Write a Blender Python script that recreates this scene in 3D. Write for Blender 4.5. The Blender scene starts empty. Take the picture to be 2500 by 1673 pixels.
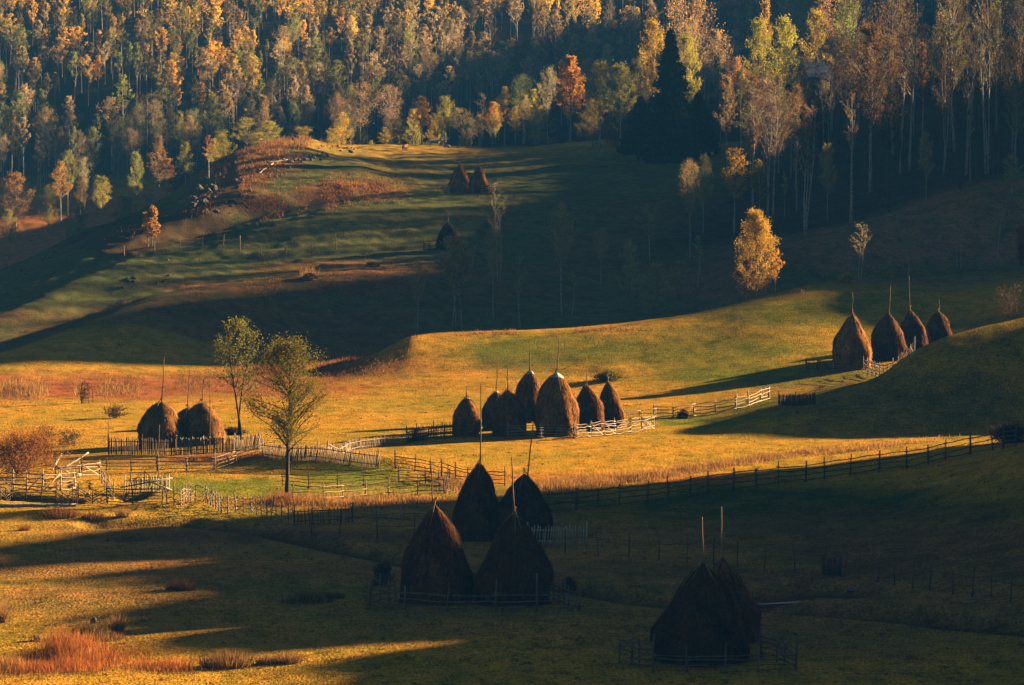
import math, random
import numpy as np

# ------------------------------------------------------------------ camera model of the photograph (2500 x 1673)
F = 7090.0          # focal length in photo pixels
HR = 309.0          # photo row of the horizon
CH = 26.7           # height of the camera above the valley floor (m)
SUN_EL = math.radians(13.5)
SUN_H = np.array([0.866, 0.5])       # horizontal direction towards the sun
SUN_N = np.array([-0.5, 0.866])
TE = math.tan(SUN_EL)

# ------------------------------------------------------------------ value noise
def _hash(ix, iy, seed):
    n = (ix.astype(np.int64) * 374761393 + iy.astype(np.int64) * 668265263 + seed * 974634777) & 0xFFFFFFFF
    n = ((n ^ (n >> 13)) * 1274126177) & 0xFFFFFFFF
    return ((n ^ (n >> 16)) & 0xFFFF) / 65535.0
def vnoise(x, y, seed=0):
    ix = np.floor(x); iy = np.floor(y)
    fx = x - ix; fy = y - iy
    fx = fx * fx * (3 - 2 * fx); fy = fy * fy * (3 - 2 * fy)
    a = _hash(ix, iy, seed); b = _hash(ix + 1, iy, seed); c = _hash(ix, iy + 1, seed); d = _hash(ix + 1, iy + 1, seed)
    return (a + (b - a) * fx + (c - a) * fy + (a - b - c + d) * fx * fy) * 2 - 1
def sstep(a, b, x):
    t = np.clip((x - a) / (b - a), 0, 1)
    return t * t * (3 - 2 * t)

# ------------------------------------------------------------------ terrain: land-form lines (ridges, feet, hollows) from near to far
# each point: (bearing px, value, distance); value is ('z', height) or a photo row
def Z(px, z, d): return (px, z, d)
def R(px, row, d): return (px, CH - (row - HR) * d / F, d)
LINES = [
 [Z(0, 15, 30)],
 [Z(0, 5.5, 62)],
 [Z(0, 0, 108)],
 [Z(0, 0, 150), Z(2200, 0, 150), Z(2900, 0.6, 150)],
 [Z(1700, 0, 178), Z(2100, .7, 178), Z(2500, 2.3, 178), Z(2900, 5, 178)],
 [Z(1700, 0, 205), Z(2100, .7, 205), Z(2500, 3.4, 207), Z(2900, 7, 207)],
 [Z(2000, 0, 236), Z(2500, .9, 238), Z(2900, 2.5, 238)],
 [Z(1600, 0, 249), Z(2000, 0, 248), Z(2500, .4, 250), Z(2900, 1.6, 250)],
 [Z(1500, 0, 258), R(1700, 1047, 256), R(1907, 1011, 258), R(2060, 957, 262), R(2138, 926, 264), R(2230, 859, 267), R(2318, 819, 269), R(2500, 775, 272), R(2900, 690, 276)],
 [Z(0, 0, 284), Z(800, .1, 284), Z(1500, .4, 284), Z(1750, .9, 285), Z(2075, 1.9, 285), Z(2300, 2.6, 287), Z(2500, 4.4, 289), Z(2900, 9, 290)],
 [Z(0, 0, 290), Z(400, 0, 296), Z(700, .2, 299), Z(1000, .9, 300), Z(1300, 1.2, 300), Z(1600, 1.8, 300), Z(1900, 2.6, 300), Z(2200, 3.0, 302), Z(2310, 3.4, 303), Z(2500, 5.4, 304), Z(2900, 10, 304)],
 [Z(0, 0, 296), Z(400, .0, 307), Z(700, .1, 318), Z(790, .3, 312), R(900, 880, 312), R(960, 845, 316), R(1010, 822, 318), R(1060, 815, 320), R(1330, 807, 322), R(1600, 780, 326), R(1700, 765, 328), R(1900, 715, 334), R(2050, 685, 340), R(2200, 680, 345), R(2500, 645, 352), R(2900, 590, 356)],
 [Z(0, .8, 303), Z(400, .6, 320), Z(700, .2, 335), Z(850, 0, 338), Z(1000, 1, 338), Z(1300, 1.5, 345), Z(1600, 2.5, 348), Z(1900, 5, 352), Z(2200, 6.5, 362), Z(2500, 8.5, 370), Z(2900, 13, 374)],
 [R(-300, 915, 305), R(0, 872, 318), R(215, 784, 340), R(384, 730, 352), R(730, 680, 372), R(900, 657, 382), R(1000, 650, 388), R(1200, 660, 392), R(1400, 690, 388), R(1640, 745, 372), R(1780, 690, 372), R(1900, 620, 376), R(2130, 545, 384), R(2300, 500, 390), R(2500, 440, 396), R(2900, 330, 405)],
 [R(-300, 890, 330), R(0, 852, 345), R(215, 775, 368), R(384, 718, 380), R(730, 662, 400), R(1000, 636, 412), R(1400, 650, 415), R(1640, 640, 405), R(1900, 592, 402), R(2130, 530, 405), R(2300, 470, 410), R(2500, 425, 415), R(2900, 310, 420)],
 [R(-300, 850, 350), R(0, 765, 372), R(215, 665, 400), R(322, 632, 412), R(480, 604, 425), R(710, 531, 450), R(860, 497, 460), R(1000, 480, 468), R(1200, 468, 475), R(1400, 475, 475), R(1640, 555, 450), R(1900, 540, 445), R(2130, 500, 440), R(2300, 430, 445), R(2500, 380, 450), R(2900, 260, 455)],
 [R(-300, 835, 372), R(0, 750, 393), R(215, 655, 418), R(322, 614, 430), R(480, 588, 443), R(710, 522, 462), R(860, 490, 472), R(1000, 468, 485), R(1200, 455, 495), R(1400, 452, 498), R(1640, 470, 485), R(1900, 480, 470), R(2130, 450, 470), R(2300, 385, 472), R(2500, 325, 482), R(2900, 200, 485)],
 [R(-300, 822, 380), R(0, 735, 402), R(215, 635, 426), R(322, 590, 436), R(480, 535, 449), R(600, 495, 458), R(710, 476, 467), R(860, 455, 477), R(950, 452, 483), R(1000, 463, 488), R(1200, 448, 503), R(1400, 440, 508), R(1640, 460, 494), R(1900, 463, 484), R(2130, 438, 484), R(2300, 375, 486), R(2500, 315, 495), R(2900, 193, 496)],
 [R(-300, 800, 400), R(0, 705, 430), R(215, 600, 450), R(322, 540, 465), R(480, 480, 478), R(600, 450, 480), R(710, 440, 484), R(860, 438, 490), R(1000, 445, 505), R(1200, 430, 520), R(1400, 425, 520), R(1640, 445, 505), R(1900, 445, 500), R(2130, 425, 500), R(2300, 365, 500), R(2500, 305, 508), R(2900, 185, 508)],
 [Z(-300, -2.5, 500), R(0, 665, 497), R(100, 620, 497), R(200, 568, 498), R(270, 545, 500), R(400, 480, 512), R(500, 415, 530), R(600, 372, 550), R(690, 348, 570), R(740, 345, 575), R(800, 355, 585), R(900, 362, 600), R(1250, 357, 610), R(1500, 345, 600), R(1650, 355, 590), R(1800, 350, 580), R(2000, 335, 570), R(2300, 270, 565), R(2500, 200, 560), R(2900, 60, 560)],
 [Z(-300, -5, 560), Z(0, -2.5, 590), Z(200, 0, 590), Z(270, 1.5, 592), R(400, 530, 600), R(500, 460, 625), R(600, 400, 645), R(740, 378, 660), R(900, 376, 680), R(1250, 374, 690), R(1500, 365, 680), R(1650, 360, 660), R(2000, 330, 640), R(2300, 220, 640), R(2500, 130, 640), R(2900, 0, 640)],
 [R(-300, 560, 680), R(0, 528, 680), R(270, 505, 690), R(400, 470, 695), R(600, 420, 702), R(900, 400, 700), R(1250, 395, 705), R(1650, 360, 700), R(1800, 340, 700), R(2000, 290, 720), R(2300, 150, 720), R(2500, 60, 720), R(2900, -60, 720)],
 [R(0, 400, 775), R(600, 330, 770), R(900, 310, 775), R(1250, 300, 780), R(1800, 270, 790), R(2000, 230, 790), R(2300, 80, 800), R(2500, -20, 800), R(2900, -60, 800)],
 [R(0, 220, 880), R(600, 190, 870), R(1250, 170, 885), R(1800, 130, 900), R(2300, 0, 920), R(2900, -120, 940)],
 [R(0, 40, 1010), R(600, 20, 1010), R(1250, 10, 1020), R(1800, -20, 1040), R(2500, -110, 1080)],
 [Z(0, 118, 1350)],
 [Z(0, 135, 2000)],
]
def pchip(xk, yk, x):
    xk = np.asarray(xk, float); yk = np.asarray(yk, float)
    if len(xk) == 1: return np.full(np.shape(x), yk[0])
    x = np.clip(x, xk[0], xk[-1])
    h = np.diff(xk); d = np.diff(yk) / h
    m = np.zeros(len(xk)); m[0] = d[0]; m[-1] = d[-1]
    for i in range(1, len(xk) - 1):
        if d[i-1] * d[i] > 0:
            w1 = 2 * h[i] + h[i-1]; w2 = h[i] + 2 * h[i-1]
            m[i] = (w1 + w2) / (w1 / d[i-1] + w2 / d[i])
    k = np.clip(np.searchsorted(xk, x, side='right') - 1, 0, len(xk) - 2)
    t = (x - xk[k]) / h[k]
    return ((2*t**3 - 3*t**2 + 1) * yk[k] + (t**3 - 2*t**2 + t) * h[k] * m[k] + (-2*t**3 + 3*t**2) * yk[k+1] + (t**3 - t**2) * h[k] * m[k+1])
PXG = np.arange(-300, 2901, 8.0)
DG = np.concatenate([np.arange(28, 640, 0.75), np.arange(640, 2001, 4.0)])
_Dk = np.array([pchip([p[0] for p in L], [p[2] for p in L], PXG) for L in LINES])
_Zk = np.array([pchip([p[0] for p in L], [p[1] for p in L], PXG) for L in LINES])
TAB = np.zeros((len(PXG), len(DG)))
for _i in range(len(PXG)):
    TAB[_i] = pchip(_Dk[:, _i], _Zk[:, _i], DG)
# soften along the bearing so that no land-form line reads as a crease
for _ in range(2):
    TAB[1:-1] = (TAB[:-2] + 2 * TAB[1:-1] + TAB[2:]) / 4

# unseen ridge right of the frame, added and shaped to cast shadows: crest profile, (s, B)
SHADE_RIDGE_U = 0.33
BS = [(60, -13), (119, -14.2), (127, -15.2), (132.5, -16.2), (136.5, -14.5), (146, -14.4), (151, -15.5), (158, -15.2), (162, -14.6), (163.4, -17.6), (164.8, -17.6), (166.4, -13.5), (176, -14.8), (180, -17.5), (183, -25), (185, -35), (188, -42), (210, -46),
      (245, -46), (254, -42), (261, -40), (266, -40), (273, -38.5), (280, -39), (284, -43), (290, -43), (294, -32), (296, -23.5), (303, -22.5), (312, -24), (320, -27), (328, -31.5), (336, -36), (350, -39.5), (394, -42.5), (420, -46.5), (450, -50), (483, -51), (510, -50), (562, -52.5), (580, -53), (592, -60), (638, -60), (652, -48), (735, -50), (765, -61), (850, -71), (1000, -85), (2000, -160)]
def ridge(x, y, base):  # height of the added, unseen shadow-casting ridge
    u = x / y
    s = x * SUN_N[0] + y * SUN_N[1]
    # crest point of this s lies on the bearing SHADE_RIDGE_U
    yr = s / (SHADE_RIDGE_U * SUN_N[0] + SUN_N[1])
    along = yr * (SHADE_RIDGE_U * SUN_H[0] + SUN_H[1])
    top = np.interp(s, [b[0] for b in BS], [b[1] for b in BS]) + TE * along
    near = 1 - sstep(186, 192, s)
    top = top + near * (vnoise(s / 1.3, s * 0 + .5, 61) * (.5 + 1.3 * sstep(125, 133, s) * (1 - sstep(163, 168, s))) + vnoise(s / 5.5, s * 0 + 3.5, 62) * .9)  # crest noise added to break the light into streaks
    top = np.minimum(top, 150)
    w = sstep(0.205, SHADE_RIDGE_U, u) * (1 - 0.7 * sstep(SHADE_RIDGE_U + .02, SHADE_RIDGE_U + .35, u))
    return np.maximum(0, top - base) * w
# ditches and small banks: (list of (px, D)), depth, width
DITCHES = [
 ([(250, 195), (450, 196), (650, 192), (850, 184), (1060, 177), (1300, 171), (1600, 163), (1900, 161), (2200, 158), (2600, 152)], .55, 1.6),
 ([(-40, 209), (60, 208), (200, 206), (300, 207), (330, 210)], .6, 1.1),
 ([(1850, 164), (1950, 166.5), (2080, 165.5)], .5, 2.0),
]
def _pt(px, d): return (px - 1250) / F * d, d
def segdist(x, y, pts):
    best = np.full(np.shape(x), 1e9)
    P = [_pt(*p) for p in pts]
    for (x0, y0), (x1, y1) in zip(P[:-1], P[1:]):
        dx, dy = x1 - x0, y1 - y0
        t = np.clip(((x - x0) * dx + (y - y0) * dy) / (dx * dx + dy * dy), 0, 1)
        best = np.minimum(best, np.hypot(x - x0 - t * dx, y - y0 - t * dy))
    return best
MOUNDS = [  # px, D, rx, ry, height
 (690, 229, 4.2, 3.0, 1.0), (860, 228, 4.5, 2.6, .75), (520, 232, 3.0, 2.0, .35), (1000, 228, 3, 2.2, .4),
 (690, 205, 5, 2.0, .25), (120, 199, 5, 2.2, .3), (380, 203, 4, 2, .25),
 (1490, 300, 2.2, 1.5, .3), (860, 268, 2, 1, .2), (250, 165, 9, 3, .25), (600, 172, 8, 2.5, .22), (100, 176, 8, 2.5, .25), (900, 160, 10, 2.5, .15),
]
def ground(x, y, fine=True):
    x = np.asarray(x, float); y = np.asarray(y, float)
    ys = np.maximum(y, 28.5)
    px = 1250 + F * x / ys
    i = np.clip((px - PXG[0]) / 8.0, 0, len(PXG) - 1.001); i0 = i.astype(int); fi = i - i0
    d = np.clip(ys, DG[0], DG[-1] - .01)
    j0 = np.clip(np.searchsorted(DG, d, side='right') - 1, 0, len(DG) - 2); fj = (d - DG[j0]) / (DG[j0+1] - DG[j0])
    z = (TAB[i0, j0] * (1 - fi) + TAB[i0+1, j0] * fi) * (1 - fj) + (TAB[i0, j0+1] * (1 - fi) + TAB[i0+1, j0+1] * fi) * fj
    z = z + ridge(x, ys, z)  # adds the unseen shadow-casting ridge to the land
    far = sstep(330, 420, ys)
    z = z + vnoise(x / 26, y / 26, 1) * (.12 + .45 * far) + vnoise(x / 9 + 7, y / 7, 2) * (.05 + .22 * far)
    if fine:
        z = z + vnoise(x / 3.2, y / 2.4, 3) * (.035 + .17 * far) + vnoise(x / 1.3, y / 1.1, 4) * (.018 + .09 * far)
        for pts, dep, wid in DITCHES:
            dd = segdist(x, y, pts) / wid
            z = z - dep * np.exp(-dd ** 4)
        for mp, md, rx, ry, h in MOUNDS:
            mx, my = _pt(mp, md)
            z = z + h * np.exp(-(((x - mx) / rx) ** 2 + ((y - my) / ry) ** 2))
    return z
def gz(x, y): return float(ground(np.array([x]), np.array([y]))[0])
_DM = np.concatenate([np.arange(112, 420, .25), np.arange(420, 1400, .6)])
def hit(px, row, dmin=110):
    """world point where the sight line of a photo pixel first meets the ground beyond dmin"""
    D = _DM[_DM >= dmin]; x = (px - 1250) / F * D
    ray = CH - (row - HR) / F * D
    g = ground(x, D)
    k = np.nonzero(g >= ray)[0]
    k = k[0] if len(k) else len(D) - 1
    return float(x[k]), float(D[k]), float(g[k])
def at(px, d):
    x = (px - 1250) / F * d
    return x, d, gz(x, d)
def proj(x, y, z): return 1250 + F * x / y, HR + (CH - z) * F / y
import bpy
from mathutils import Vector
rnd = random.Random(7)
rng = np.random.default_rng(7)
scene = bpy.context.scene
COL = scene.collection
EXPOSURE = 2.8
SKY = .0105

# ------------------------------------------------------------------ mesh building
class MB:
    def __init__(s): s.v = []; s.f = []; s.n = 0; s.c = []
    def add(s, v, f, mi=0, col=None):
        v = np.asarray(v, float).reshape(-1, 3); f = np.asarray(f, dtype=np.int64)
        s.v.append(v); s.f.append((f + s.n, mi)); s.n += len(v)
        if col is not None:
            col = np.asarray(col, float)
            s.c.append(np.broadcast_to(col, (len(v), 3)) if col.ndim == 1 else col)
    def tube(s, pts, rad, k=5, mi=0, col=None, cap=True):
        pts = np.asarray(pts, float); n = len(pts)
        rad = np.broadcast_to(np.asarray(rad, float), (n,))
        t = np.gradient(pts, axis=0); t /= np.linalg.norm(t, axis=1)[:, None] + 1e-9
        ref = np.array([0, 0, 1.0]) if abs(t[:, 2]).mean() < .8 else np.array([1.0, 0, 0])
        a = np.cross(t, ref); a /= np.linalg.norm(a, axis=1)[:, None] + 1e-9
        b = np.cross(t, a)
        th = np.arange(k) * 2 * math.pi / k
        v = pts[:, None] + rad[:, None, None] * (np.cos(th)[None, :, None] * a[:, None] + np.sin(th)[None, :, None] * b[:, None])
        i = np.arange(n - 1)[:, None] * k; j = np.arange(k)[None]; j2 = (j + 1) % k
        f = np.stack([i + j, i + j2, i + k + j2, i + k + j], -1).reshape(-1, 4)
        s.add(v, f, mi, col)
        if cap and k >= 3:
            o = s.n - n * k
            for base in (0, (n - 1) * k):
                idx = list(range(o + base, o + base + k))
                if base == 0: idx = idx[::-1]
                s.f.append((np.array([idx]), mi))
    def tubes(s, P0, P1, r0, r1, k=3, mi=0, col=None):
        """many straight tapered tubes at once"""
        P0 = np.asarray(P0, float); P1 = np.asarray(P1, float); m = len(P0)
        if m == 0: return
        t = P1 - P0; t /= np.linalg.norm(t, axis=1)[:, None] + 1e-9
        ref = np.where(np.abs(t[:, 2:3]) < .8, [[0, 0, 1.0]], [[1.0, 0, 0]])
        a = np.cross(t, ref); a /= np.linalg.norm(a, axis=1)[:, None] + 1e-9
        b = np.cross(t, a)
        th = np.arange(k) * 2 * math.pi / k
        ring = np.cos(th)[None, :, None] * a[:, None] + np.sin(th)[None, :, None] * b[:, None]
        r0 = np.broadcast_to(r0, (m,))[:, None, None]; r1 = np.broadcast_to(r1, (m,))[:, None, None]
        v = np.concatenate([P0[:, None] + ring * r0, P1[:, None] + ring * r1], 1)
        o = np.arange(m)[:, None] * 2 * k; j = np.arange(k)[None]; j2 = (j + 1) % k
        f = np.stack([o + j, o + j2, o + k + j2, o + k + j], -1).reshape(-1, 4)
        s.add(v.reshape(-1, 3), f, mi, None if col is None else np.repeat(col, 2 * k, 0))
    def quads(s, C, U, V, mi=0, col=None):
        """many flat four-sided leaves: centre, half side vectors"""
        m = len(C)
        v = np.stack([C - U - V * .3, C + V * -1.0 + U * .0, C + U + V * .3, C + V], 1)
        f = np.arange(m * 4).reshape(m, 4)
        s.add(v.reshape(-1, 3), f, mi, None if col is None else np.repeat(col, 4, 0))
    def blades(s, P0, P1, W, mi=0, col=None, bend=None):
        """many upright tapering grass blades / hay strands"""
        m = len(P0)
        if bend is None:
            v = np.stack([P0 - W, P0 + W, P1], 1); f = np.arange(m * 3).reshape(m, 3)
            s.add(v.reshape(-1, 3), f, mi, None if col is None else np.repeat(col, 3, 0))
        else:
            M_ = (P0 + P1) / 2 + bend
            v = np.stack([P0 - W, P0 + W, M_ + W * .7, M_ - W * .7, P1], 1)
            o = np.arange(m)[:, None] * 5
            s.add(v.reshape(-1, 3), o + np.array([[0, 1, 2, 3]]), mi, None if col is None else np.repeat(col, 5, 0))
            s.f.append((o + np.array([[3, 2, 4]]) + (s.n - m * 5), mi))
    def box(s, c, sx, sy, sz, rz=0, mi=0, col=None, tilt=0):
        v = np.array([[x, y, z] for x in (-1, 1) for y in (-1, 1) for z in (-1, 1)], float) * [sx / 2, sy / 2, sz / 2]
        if tilt: v = v @ np.array([[math.cos(tilt), 0, -math.sin(tilt)], [0, 1, 0], [math.sin(tilt), 0, math.cos(tilt)]])
        v = v @ np.array([[math.cos(rz), math.sin(rz), 0], [-math.sin(rz), math.cos(rz), 0], [0, 0, 1]])
        f = [[0, 1, 3, 2], [4, 6, 7, 5], [0, 4, 5, 1], [2, 3, 7, 6], [0, 2, 6, 4], [1, 5, 7, 3]]
        s.add(v + np.asarray(c), f, mi, col)
    def mesh(s, name, mats, smooth=False):
        me = bpy.data.meshes.new(name)
        V = np.concatenate(s.v) if s.v else np.zeros((0, 3))
        me.vertices.add(len(V)); me.vertices.foreach_set('co', V.astype(np.float32).ravel())
        loops = np.concatenate([f.ravel() for f, _ in s.f]); tot = np.concatenate([np.full(len(f), f.shape[1]) for f, _ in s.f])
        mi = np.concatenate([np.full(len(f), m) for f, m in s.f])
        me.loops.add(len(loops)); me.loops.foreach_set('vertex_index', loops.astype(np.int32))
        me.polygons.add(len(tot)); st = np.concatenate([[0], np.cumsum(tot)[:-1]])
        me.polygons.foreach_set('loop_start', st.astype(np.int32)); me.polygons.foreach_set('loop_total', tot.astype(np.int32))
        for m in (mats if isinstance(mats, (list, tuple)) else [mats]): me.materials.append(m)
        me.polygons.foreach_set('material_index', mi.astype(np.int32))
        if smooth: me.polygons.foreach_set('use_smooth', np.ones(len(tot), bool))
        if s.c and sum(len(c) for c in s.c) == len(V):
            C_ = np.concatenate(s.c); at_ = me.attributes.new('Col', 'FLOAT_COLOR', 'POINT')
            at_.data.foreach_set('color', np.concatenate([C_, np.ones((len(C_), 1))], 1).astype(np.float32).ravel())
        me.update(calc_edges=True)
        return me

def link(name, me, parent=None, loc=None):
    o = bpy.data.objects.new(name, me); COL.objects.link(o)
    if parent is not None: o.parent = parent
    if loc is not None: o.location = loc
    return o
def root(name, loc, rz=0):
    o = bpy.data.objects.new(name, None); COL.objects.link(o); o.location = loc; o.rotation_euler = (0, 0, rz)
    o.empty_display_size = .5
    return o
def tag(o, label=None, cat=None, group=None, kind=None):
    if label: o['label'] = label
    if cat: o['category'] = cat
    if group: o['group'] = group
    if kind: o['kind'] = kind
    return o

# ------------------------------------------------------------------ materials
def newmat(name):
    m = bpy.data.materials.new(name); m.use_nodes = True
    nt = m.node_tree; nt.nodes.clear()
    return m, nt, nt.nodes, nt.links
def N(nodes, typ, **kw):
    n = nodes.new(typ)
    for k, v in kw.items():
        if k in n.inputs: n.inputs[k].default_value = v
        else: setattr(n, k, v)
    return n
def ramp(nodes, stops):
    r = nodes.new('ShaderNodeValToRGB'); e = r.color_ramp.elements
    while len(e) > 1: e.remove(e[-1])
    e[0].position, e[0].color = stops[0][0], (*stops[0][1], 1)
    for p, c in stops[1:]:
        q = e.new(p); q.color = (*c, 1)
    return r
def rough_mat(name, c1, c2, scale=4, stretch=(1, 1, 1), rough=.9, bump=.3, spots=None, dist=.02):
    m, nt, nd, lk = newmat(name)
    out = N(nd, 'ShaderNodeOutputMaterial'); bs = N(nd, 'ShaderNodeBsdfPrincipled'); bs.inputs['Roughness'].default_value = rough
    bs.inputs['Specular IOR Level'].default_value = .15
    tc = N(nd, 'ShaderNodeTexCoord'); mp = N(nd, 'ShaderNodeMapping'); mp.inputs['Scale'].default_value = stretch
    nz = N(nd, 'ShaderNodeTexNoise'); nz.inputs['Scale'].default_value = scale; nz.inputs['Detail'].default_value = 6
    lk.new(tc.outputs['Object'], mp.inputs[0]); lk.new(mp.outputs[0], nz.inputs['Vector'])
    r = ramp(nd, [(.32, c1), (.68, c2)]); lk.new(nz.outputs['Fac'], r.inputs[0])
    col = r.outputs[0]
    if spots:
        n2 = N(nd, 'ShaderNodeTexNoise'); n2.inputs['Scale'].default_value = spots[1]; n2.inputs['Detail'].default_value = 3
        mp2 = N(nd, 'ShaderNodeMapping'); mp2.inputs['Scale'].default_value = spots[3]
        lk.new(tc.outputs['Object'], mp2.inputs[0]); lk.new(mp2.outputs[0], n2.inputs['Vector'])
        r2 = ramp(nd, [(spots[2], (0, 0, 0)), (spots[2] + .05, (1, 1, 1))]); lk.new(n2.outputs['Fac'], r2.inputs[0])
        mx = N(nd, 'ShaderNodeMix', data_type='RGBA'); lk.new(r2.outputs[0], mx.inputs[0]); lk.new(col, mx.inputs[6]); mx.inputs[7].default_value = (*spots[0], 1)
        col = mx.outputs[2]
    lk.new(col, bs.inputs['Base Color'])
    bp = N(nd, 'ShaderNodeBump'); bp.inputs['Strength'].default_value = bump; bp.inputs['Distance'].default_value = dist
    lk.new(nz.outputs['Fac'], bp.inputs['Height']); lk.new(bp.outputs[0], bs.inputs['Normal'])
    lk.new(bs.outputs[0], out.inputs[0])
    return m
def leaf_mat(name, source, trans=.45, var=.35, scale=.6):
    """foliage: own colour of the tree (object colour or mesh attribute), varied through the crown, letting light through"""
    m, nt, nd, lk = newmat(name)
    out = N(nd, 'ShaderNodeOutputMaterial')
    if source == 'object': c = N(nd, 'ShaderNodeObjectInfo').outputs['Color']
    else:
        a = N(nd, 'ShaderNodeAttribute'); a.attribute_name = 'Col'; c = a.outputs['Color']
    tc = N(nd, 'ShaderNodeTexCoord'); nz = N(nd, 'ShaderNodeTexNoise'); nz.inputs['Scale'].default_value = scale; nz.inputs['Detail'].default_value = 5
    lk.new(tc.outputs['Object'], nz.inputs['Vector'])
    n2 = N(nd, 'ShaderNodeTexNoise'); n2.inputs['Scale'].default_value = scale * 9
    lk.new(tc.outputs['Object'], n2.inputs['Vector'])
    r = ramp(nd, [(.3, (1 - var, 1 - var * 1.1, 1 - var)), (.5, (1, 1, 1)), (.7, (1 + var, 1 + var * .8, 1 - var * .3))])
    lk.new(nz.outputs['Fac'], r.inputs[0])
    r2 = ramp(nd, [(.35, (.7, .68, .7)), (.65, (1.25, 1.25, 1.1))]); lk.new(n2.outputs['Fac'], r2.inputs[0])
    mx = N(nd, 'ShaderNodeMix', data_type='RGBA', blend_type='MULTIPLY'); mx.inputs[0].default_value = 1
    lk.new(c, mx.inputs[6]); lk.new(r.outputs[0], mx.inputs[7])
    m2 = N(nd, 'ShaderNodeMix', data_type='RGBA', blend_type='MULTIPLY'); m2.inputs[0].default_value = 1
    lk.new(mx.outputs[2], m2.inputs[6]); lk.new(r2.outputs[0], m2.inputs[7])
    d = N(nd, 'ShaderNodeBsdfDiffuse'); t = N(nd, 'ShaderNodeBsdfTranslucent')
    lk.new(m2.outputs[2], d.inputs[0]); lk.new(m2.outputs[2], t.inputs[0])
    ms = N(nd, 'ShaderNodeMixShader'); ms.inputs[0].default_value = trans
    lk.new(d.outputs[0], ms.inputs[1]); lk.new(t.outputs[0], ms.inputs[2]); lk.new(ms.outputs[0], out.inputs[0])
    return m
M = {}
M['leaf'] = leaf_mat('foliage', 'object')
M['leafc'] = leaf_mat('far_foliage', 'attr', trans=.55, var=.15, scale=.1)
M['blade'] = leaf_mat('dry_grass_blades', 'attr', trans=.35, var=.25, scale=.5)
M['needle'] = rough_mat('spruce_needles', (.014, .032, .011), (.04, .075, .024), 2.0, bump=0)
M['birch'] = rough_mat('birch_bark', (.34, .30, .24), (.55, .50, .42), 3, (1, 1, .5), bump=.1, spots=((.03, .025, .02), 5, .56, (1, 1, 2.2)))
M['birchfar'] = rough_mat('distant_birch_bark', (.26, .23, .19), (.44, .40, .33), 1.5, bump=0)
M['bark'] = rough_mat('brown_bark', (.05, .034, .02), (.13, .09, .055), 6, (1, 1, .2), bump=.5)
M['darkbark'] = rough_mat('pale_bark', (.14, .11, .08), (.28, .23, .17), 5, (1, 1, .3), bump=.3)
M['hay'] = leaf_mat('hay_strands', 'attr', trans=.0, var=.4, scale=.9)
M['pole'] = rough_mat('weathered_pole', (.20, .12, .06), (.36, .24, .13), 5, (1, 1, .15), bump=.2)
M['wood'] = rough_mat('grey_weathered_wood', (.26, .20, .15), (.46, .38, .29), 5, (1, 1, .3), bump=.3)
M['woodd'] = rough_mat('dark_or_shaded_weathered_wood', (.07, .05, .035), (.18, .13, .09), 5, (1, 1, .3), bump=.3)  # also serves as shaded wood on the palings in shadow
M['woodm'] = rough_mat('brown_weathered_wood', (.12, .09, .06), (.26, .20, .14), 5, (1, 1, .3), bump=.3)
M['woodp'] = rough_mat('pale_peeled_wood', (.44, .36, .27), (.66, .57, .45), 5, (1, 1, .3), bump=.2)
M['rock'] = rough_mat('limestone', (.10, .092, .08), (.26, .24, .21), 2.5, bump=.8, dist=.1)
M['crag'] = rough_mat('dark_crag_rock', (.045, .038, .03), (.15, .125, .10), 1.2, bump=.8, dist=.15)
M['tarp'] = rough_mat('white_sheet', (.62, .60, .56), (.8, .78, .74), 3, bump=.3)
M['metal'] = rough_mat('zinc_roof', (.30, .33, .35), (.48, .50, .51), 2, bump=0, rough=.5)
M['plank'] = rough_mat('dark_planks', (.05, .035, .025), (.12, .085, .055), 4, (1, 1, .2), bump=.3)
M['cow_w'] = rough_mat('cream_hide', (.55, .46, .34), (.75, .66, .52), 3, bump=.1)
M['cow_b'] = rough_mat('brown_hide', (.16, .065, .025), (.28, .12, .05), 3, bump=.1)
M['rubber'] = rough_mat('black_rubber', (.012, .012, .012), (.03, .03, .03), 6, bump=.2)

def water_mat():
    m, nt, nd, lk = newmat('stream_water'); out = N(nd, 'ShaderNodeOutputMaterial'); bs = N(nd, 'ShaderNodeBsdfPrincipled')
    bs.inputs['Base Color'].default_value = (.02, .03, .03, 1); bs.inputs['Roughness'].default_value = .3
    nz = N(nd, 'ShaderNodeTexNoise'); nz.inputs['Scale'].default_value = 3; bp = N(nd, 'ShaderNodeBump'); bp.inputs['Strength'].default_value = .12
    lk.new(nz.outputs['Fac'], bp.inputs['Height']); lk.new(bp.outputs[0], bs.inputs['Normal']); lk.new(bs.outputs[0], out.inputs[0])
    return m
M['water'] = water_mat()

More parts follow.
